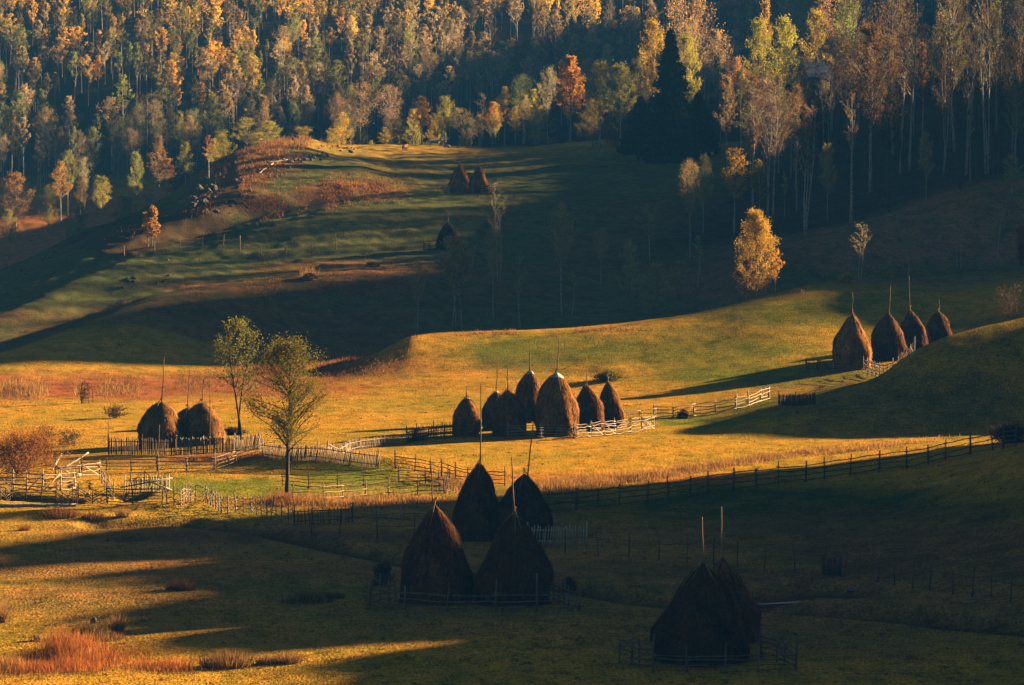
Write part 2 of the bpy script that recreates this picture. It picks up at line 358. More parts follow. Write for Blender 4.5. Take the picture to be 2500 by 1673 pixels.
def ground_mat():
    m, nt, nd, lk = newmat('grassland')
    out = N(nd, 'ShaderNodeOutputMaterial'); bs = N(nd, 'ShaderNodeBsdfDiffuse')
    a = N(nd, 'ShaderNodeAttribute'); a.attribute_name = 'Col'
    tc = N(nd, 'ShaderNodeTexCoord')
    def noise(scale, det=4, st=(1, 1, 1), dist=0):
        mp = N(nd, 'ShaderNodeMapping'); mp.inputs['Scale'].default_value = st
        n = N(nd, 'ShaderNodeTexNoise'); n.inputs['Scale'].default_value = scale; n.inputs['Detail'].default_value = det; n.inputs['Distortion'].default_value = dist
        lk.new(tc.outputs['Object'], mp.inputs[0]); lk.new(mp.outputs[0], n.inputs['Vector']); return n.outputs['Fac']
    big = noise(.07, 5); mid = noise(.55, 6, (1, .7, 1)); fine = noise(6.5, 9, (1, .6, 1)); streak = noise(1.5, 5, (.55, 1.6, 1))
    def mul(c, fac, stops):
        r = ramp(nd, stops); lk.new(fac, r.inputs[0])
        mx = N(nd, 'ShaderNodeMix', data_type='RGBA', blend_type='MULTIPLY'); mx.inputs[0].default_value = 1
        lk.new(c, mx.inputs[6]); lk.new(r.outputs[0], mx.inputs[7]); return mx.outputs[2]
    c = mul(a.outputs['Color'], big, [(.3, (.78, .92, .8)), (.5, (1, 1, 1)), (.72, (1.22, 1.05, 1.0))])
    c = mul(c, mid, [(.28, (.6, .72, .6)), (.5, (1, 1, 1)), (.7, (1.3, 1.15, 1.1))])
    c = mul(c, fine, [(.32, (.5, .5, .45)), (.5, (1, 1, 1)), (.68, (1.5, 1.42, 1.25))])
    c = mul(c, streak, [(.3, (.66, .74, .66)), (.5, (1, 1, 1)), (.7, (1.22, 1.14, 1.05))])
    lk.new(c, bs.inputs['Color'])
    b1 = N(nd, 'ShaderNodeBump'); b1.inputs['Strength'].default_value = 1; b1.inputs['Distance'].default_value = .09
    lk.new(fine, b1.inputs['Height'])
    b2 = N(nd, 'ShaderNodeBump'); b2.inputs['Strength'].default_value = 1; b2.inputs['Distance'].default_value = .09
    lk.new(mid, b2.inputs['Height']); lk.new(b2.outputs[0], b1.inputs['Normal'])
    lk.new(b1.outputs[0], bs.inputs['Normal']); lk.new(bs.outputs[0], out.inputs[0])
    return m
M['ground'] = ground_mat()

# ------------------------------------------------------------------ colour of the ground cover, by place (bearing px, photo row, size) -- what grows there, plus painted shade on the left bank
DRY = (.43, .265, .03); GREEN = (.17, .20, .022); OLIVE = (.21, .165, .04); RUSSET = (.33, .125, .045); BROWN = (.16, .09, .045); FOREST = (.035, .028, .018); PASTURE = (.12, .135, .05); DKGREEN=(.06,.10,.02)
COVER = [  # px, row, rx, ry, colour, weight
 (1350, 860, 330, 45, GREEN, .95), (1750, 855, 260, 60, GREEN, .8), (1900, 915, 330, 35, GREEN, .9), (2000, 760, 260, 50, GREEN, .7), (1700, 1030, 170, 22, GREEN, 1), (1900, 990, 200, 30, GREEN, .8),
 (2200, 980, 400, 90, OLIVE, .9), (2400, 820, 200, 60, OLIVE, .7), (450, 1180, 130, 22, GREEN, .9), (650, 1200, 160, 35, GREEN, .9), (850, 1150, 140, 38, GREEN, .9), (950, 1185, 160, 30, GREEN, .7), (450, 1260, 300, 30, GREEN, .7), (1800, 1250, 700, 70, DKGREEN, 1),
 (1100, 1400, 1900, 170, (.30, .17, .055), .8), (1900, 1500, 900, 120, (.22, .14, .055), .6), (2200, 1330, 500, 90, BROWN, .7), (1600, 1400, 1200, 30, BROWN, .35), (700, 1310, 600, 18, BROWN, .7), (1100, 1440, 900, 25, OLIVE, .5),
 (250, 1420, 500, 15, OLIVE, .6), (150, 1480, 300, 18, OLIVE, .6), (1100, 1500, 700, 25, OLIVE, .6), (150, 1250, 300, 20, DRY, .7),
 (250, 945, 700, 42, RUSSET, 1), (700, 900, 180, 45, RUSSET, 1), (820, 890, 80, 25, RUSSET, .9), (200, 1125, 250, 18, BROWN, .5), (500, 1120, 90, 12, RUSSET, .8), (850, 1225, 300, 14, RUSSET, .8),
 (1500, 1170, 500, 14, RUSSET, .5),
 (1300, 890, 200, 30, OLIVE, .3), (950, 880, 120, 50, RUSSET, .25),
]
def ground_colour(x, y, z):
    px, row = proj(x, y, z)
    n = len(x)
    C_ = np.tile(np.array(DRY), (n, 1))
    def mixto(col, w):
        nonlocal C_
        C_ = C_ * (1 - w[:, None]) + np.array(col)[None] * w[:, None]
    wob = vnoise(x / 8, y / 10, 11) * .35 + vnoise(x / 2.5, y / 3, 12) * .25
    for cx, cy, rx, ry, col, w in COVER:
        q = ((px - cx) / rx) ** 2 + ((row - cy) / ry) ** 2
        m = (y < 345)
        mixto(col, np.where(m, w * np.clip(1.25 - q + wob, 0, 1), 0))
    # far hillsides
    far = sstep(325, 345, y) * (1 - sstep(520, 600, y))
    mixto(PASTURE, far)
    # russet patches with dry herbage on the far hillsides; darkest browns paint the left bank's shade over bracken
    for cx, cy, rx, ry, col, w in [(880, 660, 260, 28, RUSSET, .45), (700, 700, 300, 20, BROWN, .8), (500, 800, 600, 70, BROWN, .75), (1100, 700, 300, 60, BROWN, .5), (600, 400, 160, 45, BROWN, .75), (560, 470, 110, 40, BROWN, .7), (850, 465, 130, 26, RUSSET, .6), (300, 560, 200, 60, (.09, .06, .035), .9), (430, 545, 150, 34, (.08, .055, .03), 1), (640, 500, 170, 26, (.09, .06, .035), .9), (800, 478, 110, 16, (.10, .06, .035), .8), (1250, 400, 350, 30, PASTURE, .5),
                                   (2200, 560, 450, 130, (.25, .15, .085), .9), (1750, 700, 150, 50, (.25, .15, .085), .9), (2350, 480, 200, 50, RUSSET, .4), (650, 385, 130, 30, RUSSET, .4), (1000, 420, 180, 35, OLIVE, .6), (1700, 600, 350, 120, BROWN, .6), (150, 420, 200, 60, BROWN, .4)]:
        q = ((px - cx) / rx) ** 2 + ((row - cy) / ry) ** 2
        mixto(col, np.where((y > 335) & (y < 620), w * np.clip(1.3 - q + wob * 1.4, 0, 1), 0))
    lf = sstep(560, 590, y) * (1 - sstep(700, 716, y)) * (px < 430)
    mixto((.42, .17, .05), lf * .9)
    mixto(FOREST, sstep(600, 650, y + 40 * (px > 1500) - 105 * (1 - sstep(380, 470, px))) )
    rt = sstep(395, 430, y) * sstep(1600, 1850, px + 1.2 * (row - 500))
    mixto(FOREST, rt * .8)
    for pts, dep, wid in DITCHES:
        mixto((.05, .035, .02), np.clip(1.2 - segdist(x, y, pts) / wid, 0, 1) * .8)
    return C_

def build_ground():
    pxs = np.concatenate([np.arange(-4200, -300, 90), np.arange(-300, -40, 14), np.arange(-40, 2540, 3.0), np.arange(2540, 2900, 14), np.arange(2900, 9500, 60)])
    r = []; d = 28.0
    while d < 2000:
        r.append(d)
        if d < 112: d += 3
        elif d < 640: d += min(.85, max(.28, d * d / 189000 * 2.6))
        else: d += 2.2 + (d - 640) * .012
    D = np.array(r)
    PX, DD = np.meshgrid(pxs, D)
    X = (PX - 1250) / F * DD
    z = ground(X.ravel(), DD.ravel())
    V = np.stack([X.ravel(), DD.ravel(), z], 1)
    nx = len(pxs); i = np.arange(len(D) - 1)[:, None] * nx; j = np.arange(nx - 1)[None]
    f = np.stack([i + j, i + j + 1, i + nx + j + 1, i + nx + j], -1).reshape(-1, 4)
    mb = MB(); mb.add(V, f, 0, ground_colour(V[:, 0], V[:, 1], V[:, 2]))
    print('ground verts', len(V))
    o = link('ground', mb.mesh('ground', M['ground'], smooth=True))
    tag(o, kind='structure', label='rolling grassy valley floor and hillsides of dry autumn pasture')
build_ground()

# ------------------------------------------------------------------ sun, sky, air, camera
w = bpy.data.worlds.new('World'); scene.world = w; w.use_nodes = True
wn = w.node_tree; bg = wn.nodes.get('Background') or wn.nodes.new('ShaderNodeBackground')
sky = wn.nodes.new('ShaderNodeTexSky'); sky.sky_type = 'NISHITA'; sky.sun_disc = False
sky.sun_elevation = SUN_EL; sky.sun_rotation = math.atan2(SUN_H[0], SUN_H[1])
sky.air_density = 1.3; sky.dust_density = .6; sky.ozone_density = 2.5
wn.links.new(sky.outputs[0], bg.inputs[0]); bg.inputs[1].default_value = SKY
sl = bpy.data.lights.new('sun', 'SUN'); sl.energy = 5; sl.angle = math.radians(1.1); sl.color = (1.0, .645, .315)
so = bpy.data.objects.new('sun', sl); COL.objects.link(so)
dv = Vector((SUN_H[0] * math.cos(SUN_EL), SUN_H[1] * math.cos(SUN_EL), math.sin(SUN_EL)))
so.rotation_euler = dv.to_track_quat('Z', 'Y').to_euler(); so.location = (300, 200, 200)

cam = bpy.data.cameras.new('camera'); co = bpy.data.objects.new('camera', cam); COL.objects.link(co)
co.location = (0, 0, CH); co.rotation_euler = (math.pi / 2, 0, 0)
cam.sensor_width = 36; cam.lens = 36 * F / 2500; cam.shift_y = -(836.5 - HR) / 2500
cam.clip_start = 1; cam.clip_end = 5000
scene.camera = co

def haze(density):
    mb = MB(); x0, x1, y0, y1, z0, z1 = -1300, 2700, -60, 2100, -6, 185
    mb.box(((x0 + x1) / 2, (y0 + y1) / 2, (z0 + z1) / 2), x1 - x0, y1 - y0, z1 - z0)
    m, nt, nd, lk = newmat('thin_air'); out = N(nd, 'ShaderNodeOutputMaterial'); v = N(nd, 'ShaderNodeVolumePrincipled')
    v.inputs['Color'].default_value = (.10, .45, 1.0, 1); v.inputs['Density'].default_value = density; v.inputs['Anisotropy'].default_value = -0.75
    lk.new(v.outputs[0], out.inputs['Volume'])
    tag(link('haze', mb.mesh('haze', m)), 'thin blue valley haze in front of the far wood', kind='stuff')
HAZE = .00040
if HAZE: haze(HAZE)

vs = scene.view_settings; vs.view_transform = 'Standard'; vs.look = 'None'; vs.gamma = 1; vs.exposure = EXPOSURE
scene.render.engine = 'CYCLES'
cy = scene.cycles; cy.max_bounces = 5; cy.diffuse_bounces = 0; cy.transmission_bounces = 3; cy.volume_bounces = 0; cy.transparent_max_bounces = 4
cy.use_denoising = True; cy.use_fast_gi = False
# ------------------------------------------------------------------ haystacks
PROF = {
 'cone': [(0, .93), (.15, 1), (.33, .97), (.55, .73), (.78, .47), (.92, .21), (.98, .08), (1, .03)],
 'dome': [(0, .88), (.2, 1), (.4, .97), (.63, .82), (.82, .57), (.93, .32), (.98, .14), (1, .04)],
 'drop': [(0, .9), (.28, 1), (.55, .85), (.78, .49), (.9, .25), (.97, .1), (1, .03)],
}
def haystack(label, group, D, lft, rgt, top, topx, pole_px, pole_row, prof='cone', n=3500, col=(.27, .135, .05), sheet=0, sticks=3, sw=.022, extra_pole=None, base=None):
    seed = rnd.randrange(1 << 20); g = np.random.default_rng(seed)
    cx = (lft + rgt) / 2; x0 = (cx - 1250) / F * D; z0 = gz(x0, D) - .08
    if base is not None: z0 = CH - (base - HR) * D / F - .05
    Hh = CH - (top - HR) * D / F - z0; Rr = (rgt - lft) / 2 / F * D
    lean = (topx - cx) / F * D
    r = root('haystack', (x0, D, z0)); tag(r, label, 'haystack', group)
    P = PROF[prof]
    ph = g.uniform(0, 6.28, 4)
    def surf(th, t):
        rad = Rr * np.interp(t, [p[0] for p in P], [p[1] for p in P])
        wob = 1 + 1.1 * (.05 * np.sin(2 * th + ph[0] + 2 * t) + .045 * np.sin(3 * th + ph[1] - 5 * t) + .03 * np.sin(5 * th + ph[2] + 9 * t) + .035 * np.sin(ph[3] + 11 * t + np.sin(th + ph[2]))) * np.minimum(1, (1.02 - t) * 4) + .04 * vnoise(th * 3.2 + 9, t * 8 + seed % 50, 5) * (t < .95)
        rad = rad * wob
        lx = lean * t ** 1.5
        return np.stack([lx + rad * np.cos(th), rad * np.sin(th) * .84, Hh * t], -1)
    k, m = 56, 36
    T = np.linspace(0, 1, m) ** .9; TH = np.arange(k) * 2 * math.pi / k
    tt, hh = np.meshgrid(T, TH, indexing='ij')
    V = surf(hh.ravel(), tt.ravel())
    i = np.arange(m - 1)[:, None] * k; j = np.arange(k)[None]; j2 = (j + 1) % k
    f = np.stack([i + j, i + j2, i + k + j2, i + k + j], -1).reshape(-1, 4)
    mb = MB(); col = np.array(col)
    streak = 1 + .35 * vnoise(hh.ravel() * 5, tt.ravel() * 2.5, seed % 97)
    mb.add(V, f, 0, col * .75 * streak[:, None]); mb.f.append((np.array([list(range((m - 1) * k, m * k))]), 0))
    # hanging strands
    t = g.uniform(.02, .97, n) ** 1.15; th = g.uniform(0, 2 * math.pi, n)
    keep = g.uniform(0, 1, n) < np.interp(t, [p[0] for p in P], [p[1] for p in P]) + .12
    t, th = t[keep], th[keep]; q = len(t)
    A = surf(th, t); Bp = surf(th + g.normal(0, .04, q), t - g.uniform(.035, .10, q))
    nrm = np.stack([np.cos(th), np.sin(th), np.full(q, .35)], -1)
    A = A + nrm * .02; Bp = Bp + nrm * (g.uniform(.0, .09, q) * (1 + 2.5 * (g.random(q) < .09)))[:, None]; Bp[:, 2] = np.maximum(Bp[:, 2], .0)
    tang = np.stack([-np.sin(th), np.cos(th), np.zeros(q)], -1) * (sw * g.uniform(.5, 1.5, q))[:, None]
    c = col * (g.uniform(.45, 1.6, q) * (1 + .4 * vnoise(th * 5, t * 2.5, seed % 97)))[:, None]
    mb.blades(A, Bp, tang, 0, c)
    # coarser loose locks hanging out of the surface
    q = n // 9; t = g.uniform(.06, .95, q); th = g.uniform(0, 2 * math.pi, q); A = surf(th, t); Bp = surf(th + g.normal(0, .07, q), np.maximum(t - g.uniform(.05, .14, q), 0)); nrm = np.stack([np.cos(th), np.sin(th), np.full(q, .2)], -1)
    Bp = Bp + nrm * g.uniform(.05, .22, q)[:, None]; Bp[:, 2] = np.maximum(Bp[:, 2], .02)
    mb.blades(A, Bp, np.stack([-np.sin(th), np.cos(th), 0 * th], -1) * (sw * 2.6 * g.uniform(.5, 1.3, q))[:, None], 0, col * g.uniform(.5, 1.5, q)[:, None])
    # loose fringe at the foot
    q = n // 14; th = g.uniform(0, 6.283, q); A = surf(th, np.full(q, .05)) * [1.01, 1.01, 1]; Bp = A * [1, 1, 0] + np.stack([np.cos(th), np.sin(th), np.zeros(q)], -1) * g.uniform(.05, .35, q)[:, None]
    mb.blades(A, Bp, np.stack([-np.sin(th), np.cos(th), 0 * th], -1) * sw * 1.5, 0, col * g.uniform(.5, 1.4, q)[:, None])
    link('hay', mb.mesh('hay', M['hay']), r)
    def pole(px, row, bx, bt):
        p = MB(); xe = (px - 1250) / F * D - x0; ze = CH - (row - HR) * D / F - z0
        s0 = np.array([bx, 0, Hh * bt]); e0 = np.array([xe, g.uniform(-.1, .1), ze]); L = np.linspace(0, 1, 7)[:, None]
        pts = s0 * (1 - L) + e0 * L; pts[1:-1, 0] += g.normal(0, .022, 5); p.tube(pts, np.linspace(.062, .038, 7), 6, 0)
        link('pole', p.mesh('pole', M['pole'], True), r)
    pole(pole_px, pole_row, lean, .55)
    if extra_pole: pole(extra_pole[0], extra_pole[1], (extra_pole[2] - cx) / F * D, .5)
    for a in range(sticks):      # bent sticks that pin the top down
        th = -math.pi / 2 + g.uniform(-1.6, 1.6); p = MB(); te = g.uniform(.70, .86)
        L = np.linspace(1.03, te, 6); pts = surf(np.full(6, th), np.minimum(L, 1.0)); pts[:, 0] += np.cos(th) * .05; pts[:, 1] += np.sin(th) * .06; pts[:, 2] = Hh * L + .04
        pts[0] += [-.22 * math.cos(th), -.2 * math.sin(th), .22]
        p.tube(pts, np.linspace(.03, .018, 6), 5); link('binding_stick', p.mesh('binding_stick', M['pole'], True), r)
    if sheet:
        p = MB(); kk = 26; rows = []; low = g.uniform(0, 1, kk)
        low = (low + np.roll(low, 1)) / 2
        for q_ in range(6):
            tq = 1.004 - (q_ / 5) * (.02 + sheet * (.35 + .65 * low)); th = np.arange(kk) * 2 * math.pi / kk
            v = surf(th, np.clip(tq, 0, .999)); out = np.stack([np.cos(th), np.sin(th), 0 * th], -1) * (.05 + .03 * np.sin(5 * th + q_)[:, None]); rows.append(v + out + [0, 0, .04])
        V = np.concatenate(rows); i = np.arange(5)[:, None] * kk; j = np.arange(kk)[None]; j2 = (j + 1) % kk
        p.add(V, np.stack([i + j, i + j2, i + kk + j2, i + kk + j], -1).reshape(-1, 4)); p.f.append((np.array([list(range(kk))]), 0))
        link('cap_sheet', p.mesh('cap_sheet', M['tarp'], True), r)
    return r

GA = 'pair of tall haystacks inside the low rail pen at the centre front'
GB = 'two overlapping haystacks inside the pen at the lower right'
GR = 'dark haystacks standing behind the front centre pair'
GM = 'seven haystacks in the sunlit pen in the middle of the meadow'
GL = 'haystacks behind the tall paling fence on the left'
GF = 'row of four haystacks on the right behind the hill shoulder'
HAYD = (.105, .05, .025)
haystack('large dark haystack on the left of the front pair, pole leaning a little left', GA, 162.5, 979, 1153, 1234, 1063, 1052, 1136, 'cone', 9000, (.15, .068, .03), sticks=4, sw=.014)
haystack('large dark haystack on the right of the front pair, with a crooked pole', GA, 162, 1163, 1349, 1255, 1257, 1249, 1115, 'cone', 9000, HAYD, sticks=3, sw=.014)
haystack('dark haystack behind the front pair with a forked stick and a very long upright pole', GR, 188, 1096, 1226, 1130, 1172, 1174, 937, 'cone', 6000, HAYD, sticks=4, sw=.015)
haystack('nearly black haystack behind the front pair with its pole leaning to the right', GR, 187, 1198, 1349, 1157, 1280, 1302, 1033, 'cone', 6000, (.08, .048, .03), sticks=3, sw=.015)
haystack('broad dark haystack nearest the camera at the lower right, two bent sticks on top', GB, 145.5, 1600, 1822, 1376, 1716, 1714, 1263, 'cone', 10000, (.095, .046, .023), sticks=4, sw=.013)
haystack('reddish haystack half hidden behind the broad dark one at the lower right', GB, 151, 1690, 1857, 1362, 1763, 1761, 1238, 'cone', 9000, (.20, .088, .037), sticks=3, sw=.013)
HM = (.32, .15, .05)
haystack('small haystack at the left end of the sunlit pen with a short pole', GM, 251, 1104, 1171, 971, 1140, 1139, 941, 'dome', 3500, HM, sheet=.02, sw=.022)
haystack('narrow haystack second from the left in the sunlit pen, half hidden', GM, 256, 1176, 1246, 956, 1211, 1214, 884, 'dome', 3500, (.24, .12, .05), sheet=.03, sw=.022)
haystack('haystack third from the left in the sunlit pen with a tall thin pole', GM, 250.5, 1204, 1285, 952, 1241, 1239, 871, 'dome', 4500, (.25, .12, .05), sw=.022)
haystack('tall haystack at the back of the sunlit pen with a white sheet on its tip', GM, 263, 1250, 1321, 907, 1294, 1293, 842, 'dome', 4500, (.28, .13, .05), sheet=.06, sw=.022)
haystack('biggest haystack of the sunlit pen with a white sheet on its tip', GM, 251.5, 1300, 1415, 912, 1358, 1364, 828, 'dome', 6500, (.36, .17, .055), sheet=.07, sw=.022, sticks=4)
haystack('haystack second from the right in the sunlit pen with a short pole', GM, 256, 1401, 1477, 937, 1431, 1432, 908, 'drop', 4000, (.28, .13, .055), sw=.022)
haystack('slim haystack at the right end of the sunlit pen with a stubby pole', GM, 258, 1459, 1522, 931, 1484, 1483, 913, 'drop', 4000, HM, sw=.022)
haystack('wide haystack on the left behind the paling fence with the tallest pole there', GL, 242, 335, 443, 980, 394, 401, 871, 'dome', 5000, (.30, .15, .055), sw=.02)
haystack('wide haystack on the right behind the paling fence with a thin pole', GL, 244, 440, 551, 984, 491, 497, 925, 'dome', 5000, (.34, .17, .06), sw=.02)
haystack('small haystack peeping out between the two wide ones at the paling fence', GL, 257, 425, 486, 996, 457, 463, 901, 'dome', 2500, HM, sw=.02)
haystack('bright orange haystack at the left end of the row of four on the right', GF, 294, 2030, 2126, 765, 2081, 2081, 714, 'drop', 6000, (.46, .22, .07), sw=.024)
haystack('broad dark haystack second in the row of four on the right', GF, 299, 2124, 2210, 763, 2168, 2174, 699, 'drop', 4500, (.24, .12, .06), sw=.024)
haystack('dark haystack third in the row of four with the tallest pole', GF, 303, 2197, 2267, 755, 2222, 2219, 673, 'drop', 4000, (.21, .11, .06), sw=.024, base=868)
haystack('smallest haystack at the right end of the row of four', GF, 308, 2256, 2324, 761, 2291, 2293, 732, 'dome', 3500, (.22, .11, .06), sw=.024, base=842)
GC = 'pair of haystacks on the upper pasture'
haystack('left haystack of the pair on the upper pasture, its right flank lit', GC, 478, 1094, 1149, 401, 1122, 1122, 390, 'cone', 1800, (.33, .15, .06), sw=.035)
haystack('right haystack of the pair on the upper pasture with a thin pole', GC, 476, 1141, 1196, 405, 1170, 1170, 381, 'cone', 1800, (.24, .12, .06), sw=.035)
haystack('lone dim haystack on the shaded pasture behind a small birch', None, hit(1094, 610)[1] + .5, 1065, 1119, 540, 1094, 1094, 508, 'cone', 1800, (.07, .045, .035), sw=.03)
GE = 'shaded haystacks at the wood edge far up the pasture'
haystack('left haystack of the shaded group at the wood edge', GE, 560, 1642, 1690, 321, 1666, 1666, 290, 'cone', 1200, (.13, .08, .06), sw=.04)
haystack('smallest haystack in the middle of the shaded group at the wood edge', GE, 566, 1690, 1716, 334, 1703, 1703, 312, 'cone', 1200, (.12, .08, .06), sw=.04)
haystack('right haystack of the shaded group at the wood edge', GE, 560, 1709, 1751, 321, 1729, 1729, 290, 'cone', 1200, (.13, .08, .06), sw=.04)

def lone_pole(px, brow, tpx, trow, label, r=.04, name='standing_pole', mat='pole', group=None):
    x, y, z = hit(px, brow); p = MB(); L = np.linspace(0, 1, 6)[:, None]
    xe = (tpx - 1250) / F * y - x; ze = CH - (trow - HR) * y / F - z
    pts = np.array([0, 0, -.2]) * (1 - L) + np.array([xe, 0, ze]) * L; pts[1:-1, 0] += rng.normal(0, .02, 4)
    p.tube(pts, np.linspace(r, r * .6, 6), 6); o = link(name, p.mesh(name, M[mat], True), None, (x, y, z)); tag(o, label, 'pole', group); return o
lone_pole(512, 1092, 514, 900, 'tall bare pole standing just right of the wide haystacks at the paling fence')
lone_pole(264, 1108, 264, 1025, 'thin pale pole at the left corner of the paling fence')
lone_pole(386, 1118, 389, 1037, 'short pale pole leaning on the leftmost wide haystack')
lone_pole(1507, 1340, 1497, 1303, 'grey leaning stake right of the bluish paling fence', .05)
lone_pole(1139, 1066, 1139, 1017, 'pale pole in front of the small haystack at the left end of the sunlit pen')

# ------------------------------------------------------------------ fences
def path_pts(pts, step=None):
    P = np.array([hit(*p)[:2] if len(p) == 2 else _pt(p[0], p[2]) for p in pts])
    return P
def along(P, step, jit=.12):
    seg = np.hypot(*np.diff(P, axis=0).T); L = np.concatenate([[0], np.cumsum(seg)])
    n = max(1, round(L[-1] / step)); s = np.linspace(0, L[-1], n + 1); s[1:-1] += rng.normal(0, jit * step * .5, n - 1)
    return np.stack([np.interp(s, L, P[:, 0]), np.interp(s, L, P[:, 1])], 1)
def rail_fence(label, pts, h=1.2, rails=4, step=2.4, mat='wood', rr=.035, pr=.05, wob=.05, braces=0, over=.15, group=None, name='rail_fence', cat='fence', raised=0, tops=.12, lean=.04, gaps=0):
    P = path_pts(pts); Q = along(P, step); zq = ground(Q[:, 0], Q[:, 1]); c = Q.mean(0); zc = zq.min()
    r = root(name, (c[0], c[1], zc)); tag(r, label, cat, group)
    O = np.array([c[0], c[1], zc])
    posts = np.stack([Q[:, 0], Q[:, 1], zq], 1) - O
    nP = len(posts)
    for k_ in range(min(nP, 100)):
        b = posts[k_]; m = MB(); hh = h + over + rng.normal(0, tops)
        ln = np.array([rng.normal(0, lean), rng.normal(0, lean), 0]) * hh
        pts_ = np.array([b + [0, 0, -.2], b + ln * .5 + [rng.normal(0, .015), 0, hh * .5], b + ln + [0, 0, hh]])
        k0 = pr * rng.uniform(.75, 1.25); m.tube(pts_, [k0, k0 * .95, k0 * .75], 6)
        link('post', m.mesh('post', M[mat], True), r)
    for a in range(rails):
        zl = h * (a + .55 + raised) / (rails + raised) if rails > 1 else h * .8
        m = MB(); off = rng.choice([-1, 1]) * (pr + rr)
        for s in range(nP - 1):
            if gaps and rng.random() < gaps: continue
            p0 = posts[s] + [0, -off, zl + rng.normal(0, wob * .6)]; p1 = posts[s + 1] + [0, -off, zl + rng.normal(0, wob * .6)]
            L = np.linspace(-.06, 1.06, 6)[:, None]; q = p0 * (1 - L) + p1 * L; q[:, 2] += vnoise(np.arange(6) * .9 + a * 7.3 + s * 3.1, np.full(6, s * 1.7), 8) * wob; q[:, 1] += rng.normal(0, .012, 6)
            w0 = rr * rng.uniform(.75, 1.3); m.tube(q, np.linspace(w0, w0 * .75, 6), 5)
        if m.f: link('rail', m.mesh('rail', M[mat], True), r)
    for s in rng.choice(nP - 1, min(braces, nP - 1), replace=False) if braces else []:
        m = MB(); p0 = posts[s] + [0, -.1, .08]; p1 = posts[s + 1] + [0, -.1, h * .95]
        if rng.random() < .5: p0[2], p1[2] = posts[s][2] + h * .95, posts[s + 1][2] + .08
        m.tube([p0, (p0 + p1) / 2 + [0, 0, rng.normal(0, .03)], p1], [rr, rr, rr * .8], 5); link('brace', m.mesh('brace', M[mat], True), r)
    return r
def paling_fence(label, pts, h=1.25, gap=.13, mat='wood', w=.05, lean=0, ragged=.07, group=None, step=2.6, name='paling_fence', cat='fence', tall=0, pointed=True):
    P = path_pts(pts); Q = along(P, gap, .3); zq = ground(Q[:, 0], Q[:, 1]); c = Q.mean(0); zc = zq.min(); O = np.array([c[0], c[1], zc])
    r = root(name, (c[0], c[1], zc)); tag(r, label, cat, group)
    m = MB(); B = np.stack([Q[:, 0], Q[:, 1], zq], 1) - O; n = len(B)
    lw = vnoise(np.arange(n) * .12, np.zeros(n), rnd.randrange(99)) * .08 + lean
    for k_ in range(n):
        hh = h + rng.normal(0, ragged); b = B[k_]; ww = w * rng.uniform(.7, 1.2); l_ = (lw[k_] + rng.normal(0, .03)) * hh
        tp = b + [l_, rng.normal(0, .02), hh]; bt = b + [0, 0, .02]
        if pointed: m.tube([bt, bt * .12 + tp * .88, tp], [ww / 1.8, ww / 1.9, ww / 6], 4)
        else: m.tube([bt, tp], [ww / 1.8, ww / 2], 5)
    link('palings', m.mesh('palings', M[mat]), r)
    Q2 = along(P, step); z2 = ground(Q2[:, 0], Q2[:, 1]); C2 = np.stack([Q2[:, 0], Q2[:, 1] + .07, z2], 1) - O
    for zl in (.25, .8):
        q = MB(); q.tube(C2 + [0, 0, h * zl], .035, 5); link('rail', q.mesh('rail', M[mat], True), r)
    for b in C2:
        q = MB(); hh = h + .1 + rng.uniform(0, .15) + tall; q.tube([b + [0, .04, -.2], b + [0, .04, hh]], [.055, .045], 6); link('post', q.mesh('post', M[mat], True), r)
    return r

# around the left haystacks
paling_fence('tall paling fence in front of the left haystacks, its left half in shadow', [(265, 1111), (430, 1113)], 1.35, .11, 'woodd', .07, 0, .08, tall=.1)  # darker wood stands in for the shadow on this half
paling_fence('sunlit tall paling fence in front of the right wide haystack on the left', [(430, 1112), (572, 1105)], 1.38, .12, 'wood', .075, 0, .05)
paling_fence('short run of leaning pale palings at the right end of the left haystacks', [(574, 1104), (632, 1100)], 1.35, .12, 'wood', .075, .16, .03)
rail_fence('dark four rail fence below the left haystacks, rising to the right', [(386, 1151), (466, 1150), (530, 1150), (585, 1130), (640, 1114)], 1.15, 4, 2.3, 'wood', .035, .05, .03)
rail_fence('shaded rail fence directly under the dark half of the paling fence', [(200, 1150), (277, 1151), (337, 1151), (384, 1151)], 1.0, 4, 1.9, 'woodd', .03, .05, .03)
paling_fence('long weathered paling fence right of the big willow, sagging to the right', [(640, 1118), (700, 1128), (770, 1126), (840, 1136), (924, 1146)], 1.2, .115, 'wood', .06, .12, .09, tall=.15)
paling_fence('run of small leaning palings leading up to the sunlit pen', [(800, 1108), (860, 1100), (930, 1092), (992, 1085)], .85, .13, 'wood', .05, -.18, .08)
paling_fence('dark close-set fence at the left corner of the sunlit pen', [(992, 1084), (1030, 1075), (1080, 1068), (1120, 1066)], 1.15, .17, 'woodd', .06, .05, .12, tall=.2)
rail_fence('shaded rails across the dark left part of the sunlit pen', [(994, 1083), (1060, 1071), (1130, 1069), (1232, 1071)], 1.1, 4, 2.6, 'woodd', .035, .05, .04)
rail_fence('sunlit rail fence in front of the biggest haystack', [(1240, 1071), (1300, 1071), (1395, 1071), (1402, 1071)], 1.25, 5, 2.5, 'wood', .038, .055, .05, braces=1)
rail_fence('bright cream rail fence at the right front of the sunlit pen', [(1402, 1071), (1450, 1067), (1505, 1062), (1560, 1055), (1596, 1050)], 1.3, 6, 1.75, 'woodp', .045, .055, .07, braces=3)
rail_fence('back rails of the sunlit pen right of the slim haystack', [(1520, 1030), (1560, 1026), (1600, 1022)], 1.05, 3, 1.6, 'woodp', .04, .05, .05)
